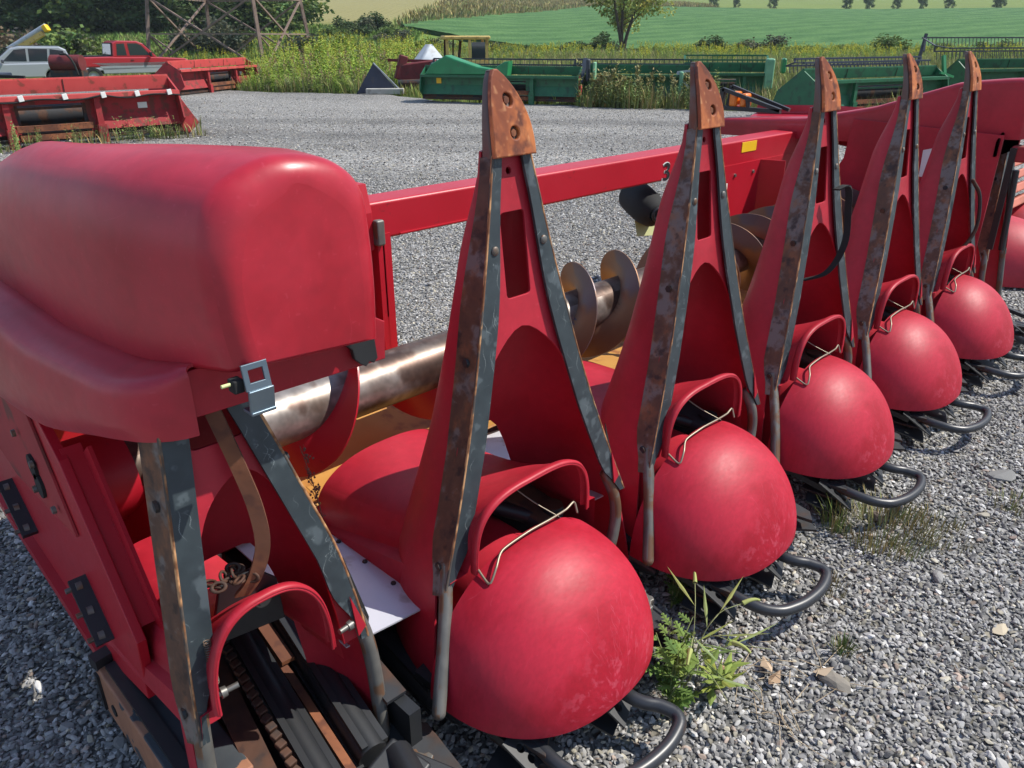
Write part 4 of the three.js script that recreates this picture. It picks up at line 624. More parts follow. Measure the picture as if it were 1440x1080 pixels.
// ---- vehicles
function wheel(h, x, y, z, r) { const w = new THREE.LatheGeometry([[r * .58, -.1], [r * .93, -.12], [r, -.08], [r, .08], [r * .93, .12], [r * .58, .1]].map(p => new THREE.Vector2(...p)), 28).rotateX(Math.PI / 2).translate(x, y, z); const o = obj('wheel', w, M.rubber, h); obj('rim', [new THREE.LatheGeometry([[.01, .02], [r * .2, .05], [r * .3, .02], [r * .5, .03], [r * .6, .08]].map(p => new THREE.Vector2(...p)), 24).rotateX(Math.PI / 2).scale(1, 1, z > 0 ? 1 : -1).translate(x, y, z)], M.silver, o); }
function arcOut(pts, wheels, r, y0) { const o = [...pts]; for (const x of [...wheels].sort((a, b) => b - a)) { for (let i = 0; i <= 10; i++) { const a = i / 10 * Math.PI; o.push([x + r * Math.cos(a), y0 + r * Math.sin(a) * .95]); } } return o; }
{ // pickup, local +x = front
  const p = LOT(-18.6, 40), t = thing('pickup_truck', 'red and silver extended cab pickup parked beyond the red headers', 'pickup truck', [p[0], terrainY(-18.6, 40) - .02, p[2]], -.09);
  const W = 1.9;
  const lower = arcOut([[-2.85, .55], [-2.85, .78], [2.75, .78], [2.8, .55]], [1.75, -1.7], .46, .5);
  obj('lower_body', ext(lower, W, { bevel: .03 }).translate(0, 0, -W / 2), M.carSilver, t);
  const up = [[-2.85, .782], [-2.86, 1.22], [-.72, 1.24], [-.7, 1.22], [1.25, 1.2], [2.55, 1.12], [2.78, 1.0], [2.8, .782]];
  const upA = arcOut([...up], [], .46, .5); obj('upper_body', ext(upA, W, { bevel: .05 }).translate(0, 0, -W / 2), M.carRed, t);
  const cabP = [[-.72, 1.2], [-.64, 1.82], [-.4, 1.92], [.45, 1.9], [.7, 1.8], [1.28, 1.2]];
  obj('cab', ext(cabP, W - .18, { bevel: .05 }).translate(0, 0, -(W - .18) / 2), M.carRed, t);
  for (const s of [-1, 1]) { const z = s * (W / 2 - .088); const win = (pts) => obj('side_window', ext(pts, .012).translate(0, 0, z - .006), M.glass, t); win([[-.52, 1.28], [-.46, 1.78], [-.12, 1.8], [-.08, 1.28]]); win([[.05, 1.28], [.02, 1.8], [.42, 1.8], [.62, 1.72], [.98, 1.28]]); obj('mirror', rbox(.1, .2, .2, .03, .95, 1.32, s * (W / 2 + .1)), M.blackMatte, t); obj('door_handle', rbox(.14, .04, .04, .01, .1, 1.08, s * (W / 2 + .01)), M.blackMatte, t); obj('tail_lamp', rbox(.05, .3, .12, .01, -2.86, 1.02, s * .86), M.amber, t); }
  obj('rear_window', box(.012, .46, 1.4, -.705, 1.55, 0, 0, 0, -.13), M.glass, t); obj('window_frame', box(.01, .6, 1.66, -.7, 1.53, 0, 0, 0, -.13), M.blackMatte, t); obj('windscreen', box(.012, .72, 1.5, 1.02, 1.52, 0, 0, 0, .72), M.glass, t);
  obj('bed', box(1.9, .02, 1.6, -1.78, 1.262, 0), M.blackMatte, t); obj('bumper', rbox(.16, .2, 1.9, .03, -2.95, .6, 0), M.silver, t);
  for (const x of [-1.7, 1.75]) for (const s of [-1, 1]) wheel(t, x, .4, s * .86, .4);
}
{ // silver sport utility, facing the lot
  const p = LOT(-22.3, 37.5), t = thing('silver_suv', 'silver sport utility car parked behind the long red header', 'car', [p[0], terrainY(-22.6, 37.5) - .02, p[2]], 3.0);
  const W = 1.8; obj('body', ext(arcOut([[-2.15, .4], [-2.2, .95], [-1.0, 1.02], [1.0, 1.0], [2.05, .88], [2.18, .7], [2.2, .4]], [1.35, -1.3], .39, .4), W, { bevel: .06 }).translate(0, 0, -W / 2), M.carSilver, t);
  obj('roof_body', ext([[-2.12, .98], [-1.95, 1.55], [-1.7, 1.68], [-.1, 1.7], [.25, 1.62], [1.05, 1.0]], W - .2, { bevel: .06 }).translate(0, 0, -(W - .2) / 2), M.carSilver, t);
  for (const s of [-1, 1]) { const z = s * (W / 2 - .098); const win = pts => obj('side_window', ext(pts, .012).translate(0, 0, z - .006), M.glass, t); win([[-1.92, 1.08], [-1.82, 1.5], [-1.3, 1.58], [-1.2, 1.08]]); win([[-1.12, 1.08], [-1.2, 1.58], [-.45, 1.6], [-.4, 1.08]]); win([[-.3, 1.08], [-.35, 1.6], [.1, 1.56], [.62, 1.1]]); obj('mirror', rbox(.1, .14, .18, .03, .65, 1.1, s * .98), M.carDark, t); obj('headlight', rbox(.1, .14, .3, .03, 2.12, .78, s * .65), M.silver, t); }
  obj('windscreen', box(.02, .95, 1.42, .68, 1.34, 0, 0, 0, .92), M.glass, t); obj('bonnet', box(1.0, .02, 1.4, 1.5, .99, 0, 0, 0, -.09), M.carDark, t);
  obj('roof_panel', rbox(1.5, .02, 1.3, .008, -.9, 1.71, 0), M.carDark, t);
  for (const x of [-1.3, 1.35]) for (const s of [-1, 1]) wheel(t, x, .34, s * .82, .34);
}
{ // spreader tank, low trailer, unloading auger
  const p = LOT(-17.1, 32), t = thing('maroon_drum', 'dark maroon drum on a low trailer in front of the pickup', 'tank', [p[0], terrainY(-17.1, 32), p[2]], -.78);
  obj('drum', [new THREE.CylinderGeometry(.3, .3, 1.15, 20).rotateZ(Math.PI / 2).translate(0, .8, 0)], M.maroon, t); obj('hose', tube([[-.1, 1.12, .2], [.2, 1.1, .3], [.42, .8, .34], [.5, .4, .34]], .04, 20, 6), M.blackMatte, t); obj('stand', [box(1.2, .5, .5, 0, .3, 0)], M.rustDark, t);
  const q = LOT(-20.2, 29.5), b = thing('flat_trailer', 'long black low trailer bed behind the long red header', 'trailer', [q[0], terrainY(-20.2, 29.5), q[2]], -.78);
  obj('deck', [rbox(5.4, .14, 1.6, .03, -.8, .36, 0)], M.navy, b); obj('rail', [box(1.3, .14, .08, 1.2, .48, .75)], M.blackMatte, b); for (const x of [-1, 0]) wheel(b, x, .32, .8, .32); for (const x of [-1, 0]) wheel(b, x, .32, -.8, .32); obj('hitch', bar([1.9, .33, 0], [2.8, .3, 0], .1), M.blackMatte, b);
  const u = LOT(-24.6, 42), c = thing('unloading_auger', 'slanted yellow and grey grain auger tube behind the silver car', 'auger', [u[0], terrainY(-24.6, 42), u[2]], -.78);
  obj('tube', rod([-3.6, .05, 0], [1.5, 2.6, 0], .16, .16, 16), M.silver, c); obj('guard', [bar([-.9, 1.18, .12], [1.35, 2.3, .12], .24, .22)], M.cabYellow, c); obj('spout', [rbox(.22, .32, .34, .04, 1.5, 2.52, .05, 0, 0, .5)], M.yellow, c); obj('wheel_frame', [bar([-.6, .3, .7], [-.2, 1.4, 0], .08), bar([-.6, .3, -.7], [-.2, 1.4, 0], .08)], M.rustDark, c);
}
{ // lattice pylon
  const c = LOT(-19.4, 58.5), t = thing('lattice_pylon', 'tall rusty steel lattice pylon at the edge of the woods', 'pylon', [c[0], terrainY(-19.4, 58.5) - .3, c[2]], .62);
  const B = 4.1, H = 34, k = y => B * (1 - y / H * .86), cn = [[-1, -1], [1, -1], [1, 1], [-1, 1]], P = (i, y) => [cn[i % 4][0] * k(y), y, cn[i % 4][1] * k(y)], mid = (a, b, f = .5) => a.map((v, i) => lerp(v, b[i], f));
  for (let i = 0; i < 4; i++) obj('leg', [bar(P(i, 0), P(i, 33), .2, .2)], M.tower, t);
  const lv = [0, 4.4, 8.4, 12, 15.4, 18.6, 21.6, 24.4, 27, 29.4, 31.6];
  for (let i = 0; i < 4; i++) for (let j = 0; j < lv.length - 1; j++) { const a = P(i, lv[j]), b = P(i + 1, lv[j]), d = P(i + 1, lv[j + 1]), e = P(i, lv[j + 1]);
    obj('brace', bar(a, d, .11), M.tower, t); obj('brace', bar(b, e, .11), M.tower, t); obj('girt', bar(e, d, .1), M.tower, t);
    if (j < 2) { const m = mid(mid(a, d), mid(b, e)); obj('brace', bar(mid(a, e), mid(a, d, .25), .08), M.tower, t); obj('brace', bar(mid(b, d), mid(b, e, .25), .08), M.tower, t); obj('girt', bar(mid(a, e), m, .08), M.tower, t); obj('girt', bar(mid(b, d), m, .08), M.tower, t); } }
  for (const y of [24, 28.5, 32]) obj('cross_arm', [bar([-6, y + .5, 0], [6, y + .5, 0], .2), bar([-6, y + .5, 0], [0, y + 1.6, 0], .12), bar([6, y + .5, 0], [0, y + 1.6, 0], .12)], M.tower, t);
}
{ const p = LOT(-7.2, 27.3), g = new THREE.IcosahedronGeometry(.55, 2), P = g.attributes.position; for (let i = 0; i < P.count; i++) { const n = .8 + .4 * n2(P.getX(i) * 3 + 9, P.getZ(i) * 3 + P.getY(i) * 2, 6); P.setXYZ(i, P.getX(i) * n, P.getY(i) * n * .35, P.getZ(i) * n); } g.computeVertexNormals(); tag(obj('pale_boulder', g.translate(p[0], .1, p[2]), M.concrete), 'low pale boulder in the grass beside the shorter red header', 'boulder'); }
// ------------------------------------------------------------------ vegetation
const leafMat = (o = {}) => mat({ vertexColors: true, roughness: .8, specularIntensity: .3, transmission: .3, thickness: 0, ...o });
M.leaf = leafMat(); M.bark = mat({ map: tex(256, 256, (u, v) => { const a = fbm(u * 3 % 1, v * .5, 8, 5, 501); return mixc([58, 50, 42], [98, 88, 76], a); }), roughness: .95, bumpMap: rustBump, bumpScale: .02 });
M.blade = mat({ vertexColors: true, roughness: .85, specularIntensity: .3 });
class Leaves { // collects small leaf faces with their own colour
  constructor() { this.p = []; this.n = []; this.c = []; this.u = []; }
  tri(a, b, c, n0, col) { const n = b.clone().sub(a).cross(c.clone().sub(a)).normalize(); for (const q of [a, b, c]) { this.p.push(q.x, q.y, q.z); this.n.push(n.x, n.y, n.z); this.c.push(...col); this.u.push(0, 0); } }
  leaf(p, d, side, L, W, col, fold = .25) { // two-part folded leaf from base p along d
    const e = p.clone().addScaledVector(d, L), m = p.clone().addScaledVector(d, L * .45), n = d.clone().cross(side).normalize(), l = m.clone().addScaledVector(side, W).addScaledVector(n, W * fold), r = m.clone().addScaledVector(side, -W).addScaledVector(n, W * fold);
    this.tri(p, l, e, n.clone().addScaledVector(side, -fold).normalize(), col); this.tri(p, e, r, n.clone().addScaledVector(side, fold).normalize(), col); }
  geo() { const g = new THREE.BufferGeometry(); g.setAttribute('position', new THREE.Float32BufferAttribute(this.p, 3)); g.setAttribute('normal', new THREE.Float32BufferAttribute(this.n, 3)); g.setAttribute('color', new THREE.Float32BufferAttribute(this.c, 3)); g.setAttribute('uv', new THREE.Float32BufferAttribute(this.u, 2)); return g; }
}
const dirR = q => { const z = q() * 2 - 1, a = q() * 6.283, r = Math.sqrt(1 - z * z); return V(r * Math.cos(a), z, r * Math.sin(a)); };
const tone = (c, q, k = .35) => { const m = 1 + (q() - .5) * 2 * k, y = (q() - .5) * .3; return [c[0] * m * (1 + y), c[1] * m, c[2] * m * (1 - y)]; };
function limbGeo(pts, r0, r1) { const c = new THREE.CatmullRomCurve3(pts), n = Math.max(4, pts.length * 3), g = new THREE.TubeGeometry(c, n, 1, 7), P = g.attributes.position; for (let i = 0; i <= n; i++) { const ce = c.getPointAt(i / n), r = lerp(r0, r1, i / n); for (let j = 0; j <= 7; j++) { const k = i * 8 + j; P.setXYZ(k, ce.x + (P.getX(k) - ce.x) * r, ce.y + (P.getY(k) - ce.y) * r, ce.z + (P.getZ(k) - ce.z) * r); } } g.computeVertexNormals(); return g; }
function makeTree(o) { // branching skeleton, leaf clumps round the outer twigs
  const q = rng(o.seed), L = new Leaves(), wood = [], ends = [];
  const grow = (p, d, len, r, lvl) => { const pts = [p.clone()], n = 4; let dd = d.clone(), a = p.clone(); for (let i = 1; i <= n; i++) { dd.add(dirR(q).multiplyScalar(.16)).add(V(0, o.lift ?? .04, 0)).normalize(); a = a.clone().addScaledVector(dd, len / n); pts.push(a); if (lvl >= 2) ends.push([a, dd.clone()]); }
    wood.push(limbGeo(pts, r, r * .45)); if (lvl < 2) { const k = lvl ? (o.twigs ?? 4) : 0; for (let i = 0; i < k; i++) { const t = pts[2 + Math.floor(q() * 3)]; grow(t, dd.clone().multiplyScalar(.6).add(dirR(q).multiplyScalar(.9)).normalize(), len * rr(.45, .7, q), r * .45, lvl + 1); } ends.push([a, dd]); } return pts; };
  const forks = o.fork || 1; for (let f = 0; f < forks; f++) { const d = V((q() - .5) * (forks > 1 ? .9 : .12), 1, (q() - .5) * (forks > 1 ? .9 : .12)).normalize(); const th = o.H * (forks > 1 ? .72 : .8); const tp = grow(V(0, -.2, 0), d, th, o.r / Math.sqrt(forks), 0);
    const nl = Math.round(o.limbs / forks); for (let i = 0; i < nl; i++) { const t = lerp(o.low, .97, (i + q() * .6) / nl), k = t * (tp.length - 1), j = Math.min(tp.length - 2, Math.floor(k)), p = tp[j].clone().lerp(tp[j + 1], k - j), a = i * 2.4 + q() * .7, len = o.R * (1.05 - .55 * Math.abs(t - .5)) * rr(.75, 1.15, q); grow(p, V(Math.cos(a), rr(.1, .75, q), Math.sin(a)).normalize(), len, o.r * .32 * (1 - t * .6) / Math.sqrt(forks), 1); } }
  for (const [p, d] of ends) { const cl = tone(o.color, q, .28), rad = o.clump * rr(.7, 1.3, q); for (let i = 0; i < o.n; i++) { const u = dirR(q), c = p.clone().addScaledVector(u, rad * Math.cbrt(q())); const dd = dirR(q); dd.y = dd.y * .6 - .15; dd.normalize(); L.leaf(c, dd, dd.clone().cross(dirR(q)).normalize(), o.leaf * rr(.7, 1.3, q), o.leaf * .42, tone(cl, q, .22)); } }
  return { wood: mergeGeometries(wood.map(w => { w = w.toNonIndexed(); return w; })), crown: L.geo() };
}
function plantTree(name, label, cat, T, pos, turn, sc, group, m = M.leaf) { const t = thing(name, label, cat, pos, turn, group); t.scale.set(...[].concat(sc, sc, sc).slice(0, 3)); obj('trunk', [T.wood], M.bark, t); obj('crown', [T.crown], m, t, true); return t; }
// shrubs
const shrubGeo = [[.075, .115, .035], [.12, .18, .045], [.18, .24, .06], [.12, .135, .08], [.19, .14, .085]].map((color, k) => makeTree({ seed: 71 + k, H: 1.3, R: 1.0, r: .06, limbs: 12, low: .05, fork: 3, clump: .34, n: 22, leaf: .17, color, twigs: 3 }));
const wood = [[11, 15, 5.2, .05, [.06, .11, .028]], [12, 17, 5.6, .15, [.085, .14, .034]], [13, 13, 4.8, .03, [.11, .18, .042]], [14, 16, 5.0, .1, [.07, .12, .04]]].map(([seed, H, Rr, low, color]) => makeTree({ seed, H, R: Rr, r: .24, limbs: 17, low: .03 + low * .4, clump: 1.0, n: 26, leaf: .5, color, twigs: 3 }));
const woodSay = ['dark oak-green tree', 'tall mid green tree', 'light green round tree', 'grey green tree'];
{
  const q = rng(63); let i = 0;
  const spots = []; for (let k = 0; k < 15; k++) spots.push([lerp(-68, -28, k / 14) + rr(-1, 1, q), rr(84, 96, q)]); for (let k = 0; k < 12; k++) spots.push([lerp(-74, -30, k / 11) + rr(-2, 2, q), rr(100, 116, q)]);
  let first = {}; for (const [t, s] of spots) { const k = [0, 1, 3, 2, 0, 3, 1][i % 7]; const p = onLand(t, s); const sc = rr(.85, 1.2, q); plantTree('woodland_tree', woodSay[k] + ' in the woods behind the lattice pylon', 'tree', wood[k], p, q() * 6.3, sc, 'trees of the woods, ' + woodSay[k]); i++; }
}
{ const q = rng(66); for (let k = 0; k < 16; k++) { const t = lerp(-66, -24, k / 15) + rr(-1.5, 1.5, q), s = rr(82, 90, q), j = k % 3 === 0 ? 1 : 0; plantTree('understory_shrub', ['dark', 'mid green'][j] + ' bush filling the foot of the woods', 'bush', shrubGeo[j], onLand(t, s), q() * 6, [3.2, 2.4, 3.2], 'bushes at the foot of the woods, ' + ['dark', 'mid green'][j]); } }
{ // lone tree at the field edge, airy and yellowing
  const T = makeTree({ seed: 41, H: 9, R: 3.4, r: .3, limbs: 15, low: .22, fork: 3, clump: .6, n: 24, leaf: .26, color: [.34, .37, .10], twigs: 4, lift: .07 });
  plantTree('lone_tree', 'lone airy yellow-green tree with forked trunk at the crop field edge', 'tree', T, onLand(10.2, 77), 1.2, 1.05);
  const far = makeTree({ seed: 43, H: 9, R: 3.2, r: .2, limbs: 14, low: .02, clump: .8, n: 18, leaf: .5, color: [.10, .16, .045], twigs: 3 });
  const fs = [[62, 262], [82, 268], [100, 256], [108, 258], [118, 262], [146, 258], [150, 262], [128, 266], [72, 275], [138, 270]]; const q = rng(9);
  fs.forEach(([t, s], k) => plantTree('hedgerow_tree', 'small dark tree in the hedgerow above the crop field', 'tree', far, onLand(t, s), q() * 6, rr(.28, .5, q), 'hedgerow trees above the field'));
}
{
  const q = rng(303), say = ['dark green shrub', 'mid green shrub', 'yellow green shrub', 'grey green shrub', 'brown dried shrub'];
  const px = [[835, 73, 1.6, 0], [800, 74, 1.0, 3], [860, 74, 1.1, 3], [1003, 72, 1.35, 0], [1050, 73, 1.2, 1], [1072, 72, 1.5, 3], [1092, 74, 1.0, 1], [1248, 72, 1.7, 1], [1190, 74, 1.0, 2], [720, 73, .9, 1], [760, 74, 1.0, 2], [690, 73, 1.0, 3], [915, 74, .9, 2], [950, 74, .8, 2], [1130, 75, .9, 2], [1320, 74, 1.1, 2], [1400, 73, 1.2, 1], [510, 88, 1.5, 3], [530, 92, 1.7, 0], [548, 86, 1.2, 1], [495, 84, 1.6, 0], [555, 78, 1.3, 3], [470, 78, 1.4, 1], [590, 74, 1.1, 2], [620, 76, 1.0, 3], [640, 72, .8, 1]];
  for (const [x, s, sc, k] of px) { const t = (x - 720) / 1080 * (s * .911 + .6); plantTree('shrub', say[k] + ' on the bank below the crop field', 'shrub', shrubGeo[k], onLand(t, s), q() * 6, [sc * .95, sc * .62, sc * .95], 'shrubs on the bank, ' + say[k]); }
  const px2 = [[35, 54, 1.5, 4], [8, 52, 1.5, 4], [60, 56, 1.2, 4], [20, 58, 1.4, 4], [105, 50, 1.6, 1], [80, 48, 1.3, 3], [290, 64, 1.3, 3], [312, 63, 1.5, 3], [335, 66, 1.0, 1], [425, 50, .9, 2], [452, 44, 1.1, 3], [470, 46, 1.2, 1]];
  for (const [x, s, sc, k] of px2) { const t = (x - 720) / 1080 * (s * .911 + .6); plantTree('shrub', say[k] + ' growing by the pylon and parked vehicles', 'shrub', shrubGeo[k], onLand(t, s), q() * 6, [sc * 1.2, sc, sc * 1.2], 'shrubs by the pylon, ' + say[k]); }
}
// ---- grasses and weeds that nobody could count
function clumpGeo(seed, n, h, spread, col, w, dry) { const q = rng(seed), L = new Leaves(); for (let i = 0; i < n; i++) { const a = q() * 6.283, r = spread * Math.sqrt(q()), H = h * rr(.55, 1.1, q), bend = rr(.1, .6, q) * H, b = V(Math.cos(a) * r, 0, Math.sin(a) * r), d = V(Math.cos(a + q() - .5), 0, Math.sin(a + q() - .5)), side = V(-d.z, 0, d.x), c = tone(q() < dry ? [.30, .25, .12] : col, q, .25); const m = b.clone().addScaledVector(d, bend * .35).add(V(0, H * .6, 0)), e = b.clone().addScaledVector(d, bend).add(V(0, H, 0)), n_ = d.clone().multiplyScalar(-.4).add(V(0, .9, 0)).normalize(), l = p => p.clone().addScaledVector(side, w / 2), r_ = p => p.clone().addScaledVector(side, -w / 2); L.tri(l(b), r_(b), r_(m), n_, c); L.tri(l(b), r_(m), l(m), n_, c); L.tri(l(m), r_(m), e, n_, c); } return L.geo(); }
function weedGeo(seed, h, col, top) { const q = rng(seed), L = new Leaves(); for (let k = 0; k < 3; k++) { const bx = rr(-.15, .15, q), bz = rr(-.15, .15, q), H = h * rr(.75, 1.1, q), lean = V(rr(-.12, .12, q), 1, rr(-.12, .12, q)).normalize(); const at = t => V(bx, 0, bz).addScaledVector(lean, H * t); const c0 = tone(col, q, .2);
  const s = V(.008, 0, .004); L.tri(at(0).add(s), at(0).sub(s), at(1), V(0, .5, 1).normalize(), c0.map(x => x * .8)); for (let i = 0; i < 22; i++) { const t = rr(.12, .98, q), a = q() * 6.283, d = V(Math.cos(a), rr(.1, .8, q), Math.sin(a)).normalize(); L.leaf(at(t), d, V(-Math.sin(a), 0, Math.cos(a)), rr(.12, .22, q) * (1.15 - t * .6) * h / 1.3, .022 * h, tone(c0, q, .25)); }
  if (top) for (let i = 0; i < 16; i++) { const t = rr(.82, 1.05, q), a = q() * 6.283, d = V(Math.cos(a), rr(.3, 1, q), Math.sin(a)).normalize(); L.leaf(at(t), d, V(-Math.sin(a), 0, Math.cos(a)), rr(.05, .13, q), .02, tone(top, q, .2)); } } return L.geo(); }
function scatter(name, label, geos, n, where, sc0, sc1, seed, m = M.blade) { const q = rng(seed), M4 = new THREE.Matrix4(), Q = new THREE.Quaternion(), ax = V(0, 1, 0), lists = geos.map(() => []); let guard = 0, made = 0; while (made < n && guard++ < n * 30) { const p = where(q); if (!p) continue; lists[Math.floor(q() * geos.length)].push(p); made++; }
  geos.forEach((g, k) => { const im = new THREE.InstancedMesh(g, m, lists[k].length); im.name = numbered(name); im.userData = { kind: 'stuff', label }; im.castShadow = im.receiveShadow = true; lists[k].forEach((p, i) => { const s = rr(sc0, sc1, q) * (p[3] ?? 1); Q.setFromAxisAngle(ax, q() * 6.3); im.setMatrixAt(i, M4.compose(V(p[0], p[1], p[2]), Q, V(s, s * rr(.8, 1.2, q), s))); }); scene.add(im); }); }
const meadowG = [clumpGeo(1, 26, .34, .28, [.22, .29, .075], .016, .25), clumpGeo(2, 26, .28, .3, [.25, .33, .08], .016, .12), clumpGeo(3, 24, .4, .3, [.30, .32, .12], .014, .45)];
scatter('meadow_grass', 'tall pale green meadow grass beyond the gravel', meadowG, 13000, q => { const s = 15 + 62 * Math.pow(q(), 1.3), t = rr(-.9, .95, q) * (s * .8 + 4); if (s < lotEdgeS(t) + .25 || inField(t, s) || (t < -12.5 && s < 47 && t > -27)) return null; const p = onLand(t, s); p.push(lerp(.8, 1.15, n2(t * .4, s * .4, 7)) * (1 + s * .006)); return p; }, .7, 1.25, 801);
scatter('slope_grass', 'bright green grass on the slope below the woods', [clumpGeo(5, 22, .4, .4, [.17, .27, .06], .05, .05)], 5000, q => { const s = rr(50, 96, q), t = rr(-68, -10, q); return onLand(t, s); }, .8, 1.6, 805);
scatter('dry_hill_grass', 'dry tan grass on the upper hill', [clumpGeo(7, 20, .5, .5, [.38, .35, .16], .07, .5), clumpGeo(8, 20, .5, .5, [.27, .33, .11], .07, .2)], 7000, q => { const s = rr(92, 300, q), t = rr(-14, 60, q); if (inField(t, s) || t > fieldEdge(s) - 1 && s < 246) return null; return onLand(t, s); }, 1.2, 3, 807);
const weedG = [weedGeo(21, 1.55, [.20, .32, .06], null), weedGeo(22, 1.7, [.24, .34, .055], [.36, .36, .06]), weedGeo(23, 1.25, [.26, .36, .08], null), weedGeo(24, 1.35, [.24, .22, .11], [.32, .21, .14])];
scatter('tall_weeds', 'tall bright green weeds at the lot edge behind the pale boulder', weedG, 1500, q => { const t = rr(-10.5, -2.9, q), e = lotEdgeS(t), s = e + .3 + 9 * Math.pow(q(), 1.2); if (t > -3.6 && s < 26.5) return null; if (t < -8.6 && s < 27.2) return null; const p = onLand(t, s); p.push(clamp(.34 + (s - e) * .09, .34, .66) * (t < -8.5 ? .7 : 1)); return p; }, .75, 1.15, 811);
const goldG = [weedGeo(31, 1.2, [.23, .30, .055], [.5, .45, .04]), weedGeo(32, 1.3, [.22, .30, .06], [.44, .42, .05]), weedGeo(33, 1.2, [.18, .27, .06], null)];
scatter('goldenrod', 'yellow-green goldenrod along the foot of the crop field', goldG, 2900, q => { const t = rr(-22, 62, q), s = rr(50, 77, q); if (inField(t, s)) return null; if (n2(t * .25, s * .25, 3) < .42) return null; return onLand(t, s); }, .5, .85, 815);
scatter('lot_edge_weeds', 'pale weeds growing up in front of the green headers', [weedGeo(41, .95, [.20, .25, .08], null), weedGeo(42, .8, [.22, .24, .09], [.28, .26, .12]), clumpGeo(43, 22, .55, .2, [.22, .26, .08], .02, .3)], 150, q => { const t = rr(1.5, 4.7, q), e = lotEdgeS(t), s = e + rr(-.3, .9, q); if (t < 4.2 && n2(t * 2, s * 2, 5) < .4) return null; return LOT(t, s, 0); }, .55, 1, 817);
scatter('lot_edge_weeds', 'low weeds along the feet of the red headers', [clumpGeo(45, 16, .3, .1, [.20, .24, .08], .012, .4), weedGeo(46, .4, [.2, .25, .08], null)], 70, q => [rr(-1.5, 4.8, q), 0, -12.35 + rr(-.1, .25, q)], .5, 1.1, 819);

// ---- plants close by, each a thing of its own
function lobedLeaf(L, p, d, side, len, col) { // deeply cut leaf
  const n = d.clone().cross(side).normalize(), at = (a, b, c = 0) => p.clone().addScaledVector(d, a * len).addScaledVector(side, b * len).addScaledVector(n, c * len - .10 * a * a * len), up = n.clone().add(V(0, .6, 0)).normalize();
  const rib = [[0, 0], [.25, 0], [.5, 0], [.75, 0], [1, 0]]; const lob = [[.12, .12, .30, .30], [.32, .14, .55, .36], [.55, .12, .76, .27], [.74, .07, .9, .14]];
  for (const s of [-1, 1]) for (const [a, w, tx, ty] of lob) { L.tri(at(a - .08, 0), at(a + .14, 0), at(tx, s * ty, .05), up, col); L.tri(at(a + .14, 0), at(a + .2, s * w * .6, .02), at(tx, s * ty, .05), up, col); }
  L.tri(at(0, -.03), at(1, 0), at(.5, .08), up, col); L.tri(at(0, .03), at(.5, -.08), at(1, 0), up, col); }
function leafyWeed(label, pos, h, seed, opt = {}) {
  const q = rng(seed), t = thing('leafy_weed', label, 'weed', pos), L = new Leaves(), st = [];
  const ns = opt.stems || 3; for (let k = 0; k < ns; k++) { const a = q() * 6.28, lean = rr(.05, opt.lean ?? .5, q), H = h * rr(.65, 1.05, q), pts = []; for (let i = 0; i <= 4; i++) { const u = i / 4; pts.push(V(Math.cos(a) * lean * H * u * u + .01 * k, H * u, Math.sin(a) * lean * H * u * u)); } st.push(limbGeo(pts, .0032, .0012)); const c = new THREE.CatmullRomCurve3(pts);
    const nl = opt.leaves || 9; for (let i = 0; i < nl; i++) { const u = lerp(.12, 1, (i + q() * .5) / nl), p = c.getPoint(clamp(u)), b = i * 2.4 + q(), d = V(Math.cos(b), rr(.15, .7, q), Math.sin(b)).normalize(), s = V(-Math.sin(b), rr(-.2, .2, q), Math.cos(b)).normalize(); const col = tone(opt.color || [.15, .23, .05], q, .22), len = (opt.len || .075) * rr(.6, 1.15, q) * (1.1 - .35 * u); opt.narrow ? L.leaf(p, d, s, len, len * .13, col) : lobedLeaf(L, p, d, s, len, col); } }
  obj('stem', st, mat({ color: new THREE.Color(.16, .2, .06), roughness: .7 }), t); obj('foliage', [L.geo()], M.leaf, t, true); return t; }
leafyWeed('bright green weed with deeply cut leaves beside the first round hood nose', [.07, 0, .515], .19, 901, { stems: 5, leaves: 8, lean: .8, len: .075 });
leafyWeed('leafy green weed crowding the first black stalk loop', [.17, 0, .455], .17, 902, { stems: 5, leaves: 8, lean: .9, len: .065, color: [.17, .24, .055] });
leafyWeed('upright narrow-leaved weed rising between the first two round hood noses', [.505, 0, .10], .30, 903, { stems: 3, leaves: 26, lean: .12, len: .045, narrow: true, color: [.19, .28, .07] });
leafyWeed('small sprig of cut-leaved weed under the second hood nose', [.42, 0, .30], .12, 904, { stems: 4, leaves: 7, lean: .8, len: .045, color: [.11, .2, .05] });
leafyWeed('pale broad-leaved seedling on the gravel by the first loop', [.22, 0, .56], .12, 905, { stems: 4, leaves: 7, lean: 1.0, len: .085, narrow: true, color: [.26, .32, .07] });
function tuft(label, pos, r, h, n, seed, col, dry) { const t = obj('grass_tuft', [clumpGeo(seed, n, h, r, col, .0028, dry)], M.blade, null, true); t.position.set(...pos); return tag(t, label, 'grass tuft'); }
tuft('half dry green grass tuft on gravel past the second stalk loop', [1.24, 0, .60], .16, .09, 420, 911, [.25, .28, .11], .55);
tuft('sparse straw coloured grass tuft beside the half dry tuft', [1.36, 0, .72], .13, .05, 160, 912, [.3, .29, .13], .7);
tuft('tiny green grass tuft alone on open gravel', [.60, 0, .735], .028, .055, 70, 913, [.14, .19, .06], .25);
tuft('withered straw tuft beside the tip of the second loop', [.83, 0, .60], .05, .05, 60, 914, [.26, .2, .1], .8);
tuft('grass blades around the perforated bracket of the third loop', [1.16, 0, .47], .05, .13, 70, 915, [.18, .24, .07], .3);
tuft('sparse low grass beside the long flat dark stone', [1.75, 0, .86], .08, .05, 70, 916, [.2, .23, .08], .5);
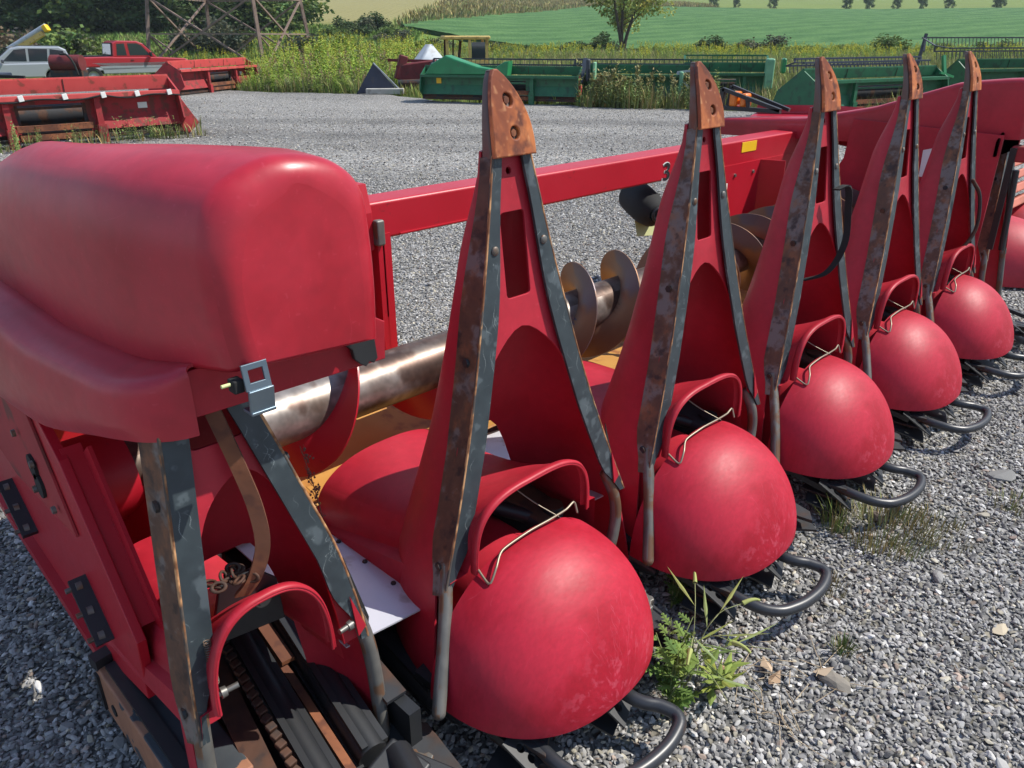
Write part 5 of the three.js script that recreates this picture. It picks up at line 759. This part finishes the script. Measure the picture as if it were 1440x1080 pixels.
{ // foxtails and straw
  const f = thing('foxtail_grass', 'foxtail grass with drooping green seed heads beside the first loop', 'grass', [.21, 0, .50]), L = new Leaves(), q = rng(921), st = [], heads = [];
  for (let k = 0; k < 7; k++) { const a = -.6 + k * .55, R_ = rr(.10, .2, q), H = rr(.13, .26, q), pts = [0, .35, .7, 1].map(u => V(Math.cos(a) * R_ * u * u, H * Math.sin(u * 1.7), Math.sin(a) * R_ * u * u)); st.push(limbGeo(pts, .0014, .0009)); const d = pts[3].clone().sub(pts[2]).normalize(), c = new THREE.CatmullRomCurve3([pts[3], pts[3].clone().addScaledVector(d, .03), pts[3].clone().addScaledVector(d, .05).add(V(0, -.012, 0))]); if (k % 2 === 0) heads.push(limbGeo([c.getPoint(0), c.getPoint(.3), c.getPoint(.7), c.getPoint(1)], .0065, .003)); const sd = V(-Math.sin(a), 0, Math.cos(a)); L.leaf(pts[1], V(Math.cos(a + 1), .3, Math.sin(a + 1)).normalize(), sd, .13, .006, tone([.26, .33, .1], q, .2)); L.leaf(pts[2], V(Math.cos(a - .6), .25, Math.sin(a - .6)).normalize(), sd, .14, .006, tone([.28, .33, .12], q, .2)); }
  obj('stem', st, mat({ color: new THREE.Color(.26, .28, .12), roughness: .8 }), f); obj('seed_head', heads, mat({ color: new THREE.Color(.30, .33, .10), roughness: .9 }), f); obj('blade', [L.geo()], M.leaf, f, true);
  const s = obj('dead_stems', (() => { const o = [], r = rng(931); for (let i = 0; i < 46; i++) { const x = rr(.22, .52, r), z = rr(.52, .80, r), a = r() * 6.28, l = rr(.03, .13, r), y = rr(.008, .022, r); o.push(rod([x, y, z], [x + Math.cos(a) * l, y + rr(0, .03, r), z + Math.sin(a) * l], .0012, .0008, 5)); } return o; })(), mat({ color: new THREE.Color(.40, .31, .20), roughness: .9 })); tag(s, 'litter of dead straw stems on the gravel by the green weeds', 'straw'); s.userData.kind = 'stuff';
  const dl = rng(941); for (let i = 0; i < 4; i++) { const g = new Leaves(), x = [.33, .41, .30, .45, .37, .27, .5][i], z = [.66, .60, .58, .72, .76, .70, .62][i], d = V(Math.cos(i * 2.3), .12, Math.sin(i * 2.3)).normalize(), sd = V(-Math.sin(i * 2.3), .15, Math.cos(i * 2.3)); g.leaf(V(x, .024, z), d, sd, rr(.045, .07, dl), .017, tone([.40, .28, .18], dl, .2), .5); tag(obj('dead_leaf', [g.geo()], M.blade, null, true), 'curled tan dead leaf lying among the straw', 'dead leaf', 'dead leaves among the straw'); }
  // withered stem standing in the deck gap
  const w = thing('withered_weed', 'withered brown weed stem standing beside the first snout', 'weed', [-.37, .30, -.27]); const r = rng(951), parts = [limbGeo([V(0, 0, 0), V(.006, .12, -.01), V(-.012, .25, -.01), V(-.02, .33, -.03)], .0022, .001)], seeds = []; for (let i = 0; i < 26; i++) { const u = rr(.3, 1, r), a = r() * 6.28, b = V(-.012 * u, .33 * u, -.02 * u), l = rr(.012, .05, r) * (1.3 - u); const e = b.clone().add(V(Math.cos(a) * l, rr(.01, .03, r), Math.sin(a) * l)); parts.push(rod(b.toArray(), e.toArray(), .0009, .0006, 4)); for (let k = 0; k < 3; k++) seeds.push(new THREE.OctahedronGeometry(rr(.002, .0045, r)).translate(lerp(b.x, e.x, r()), lerp(b.y, e.y, r()), lerp(b.z, e.z, r()))); }
  obj('stem', parts, mat({ color: new THREE.Color(.16, .09, .06), roughness: .9 }), w); obj('seed_husks', seeds, mat({ color: new THREE.Color(.14, .07, .05), roughness: .9 }), w);
}
renderer.render(scene, camera);
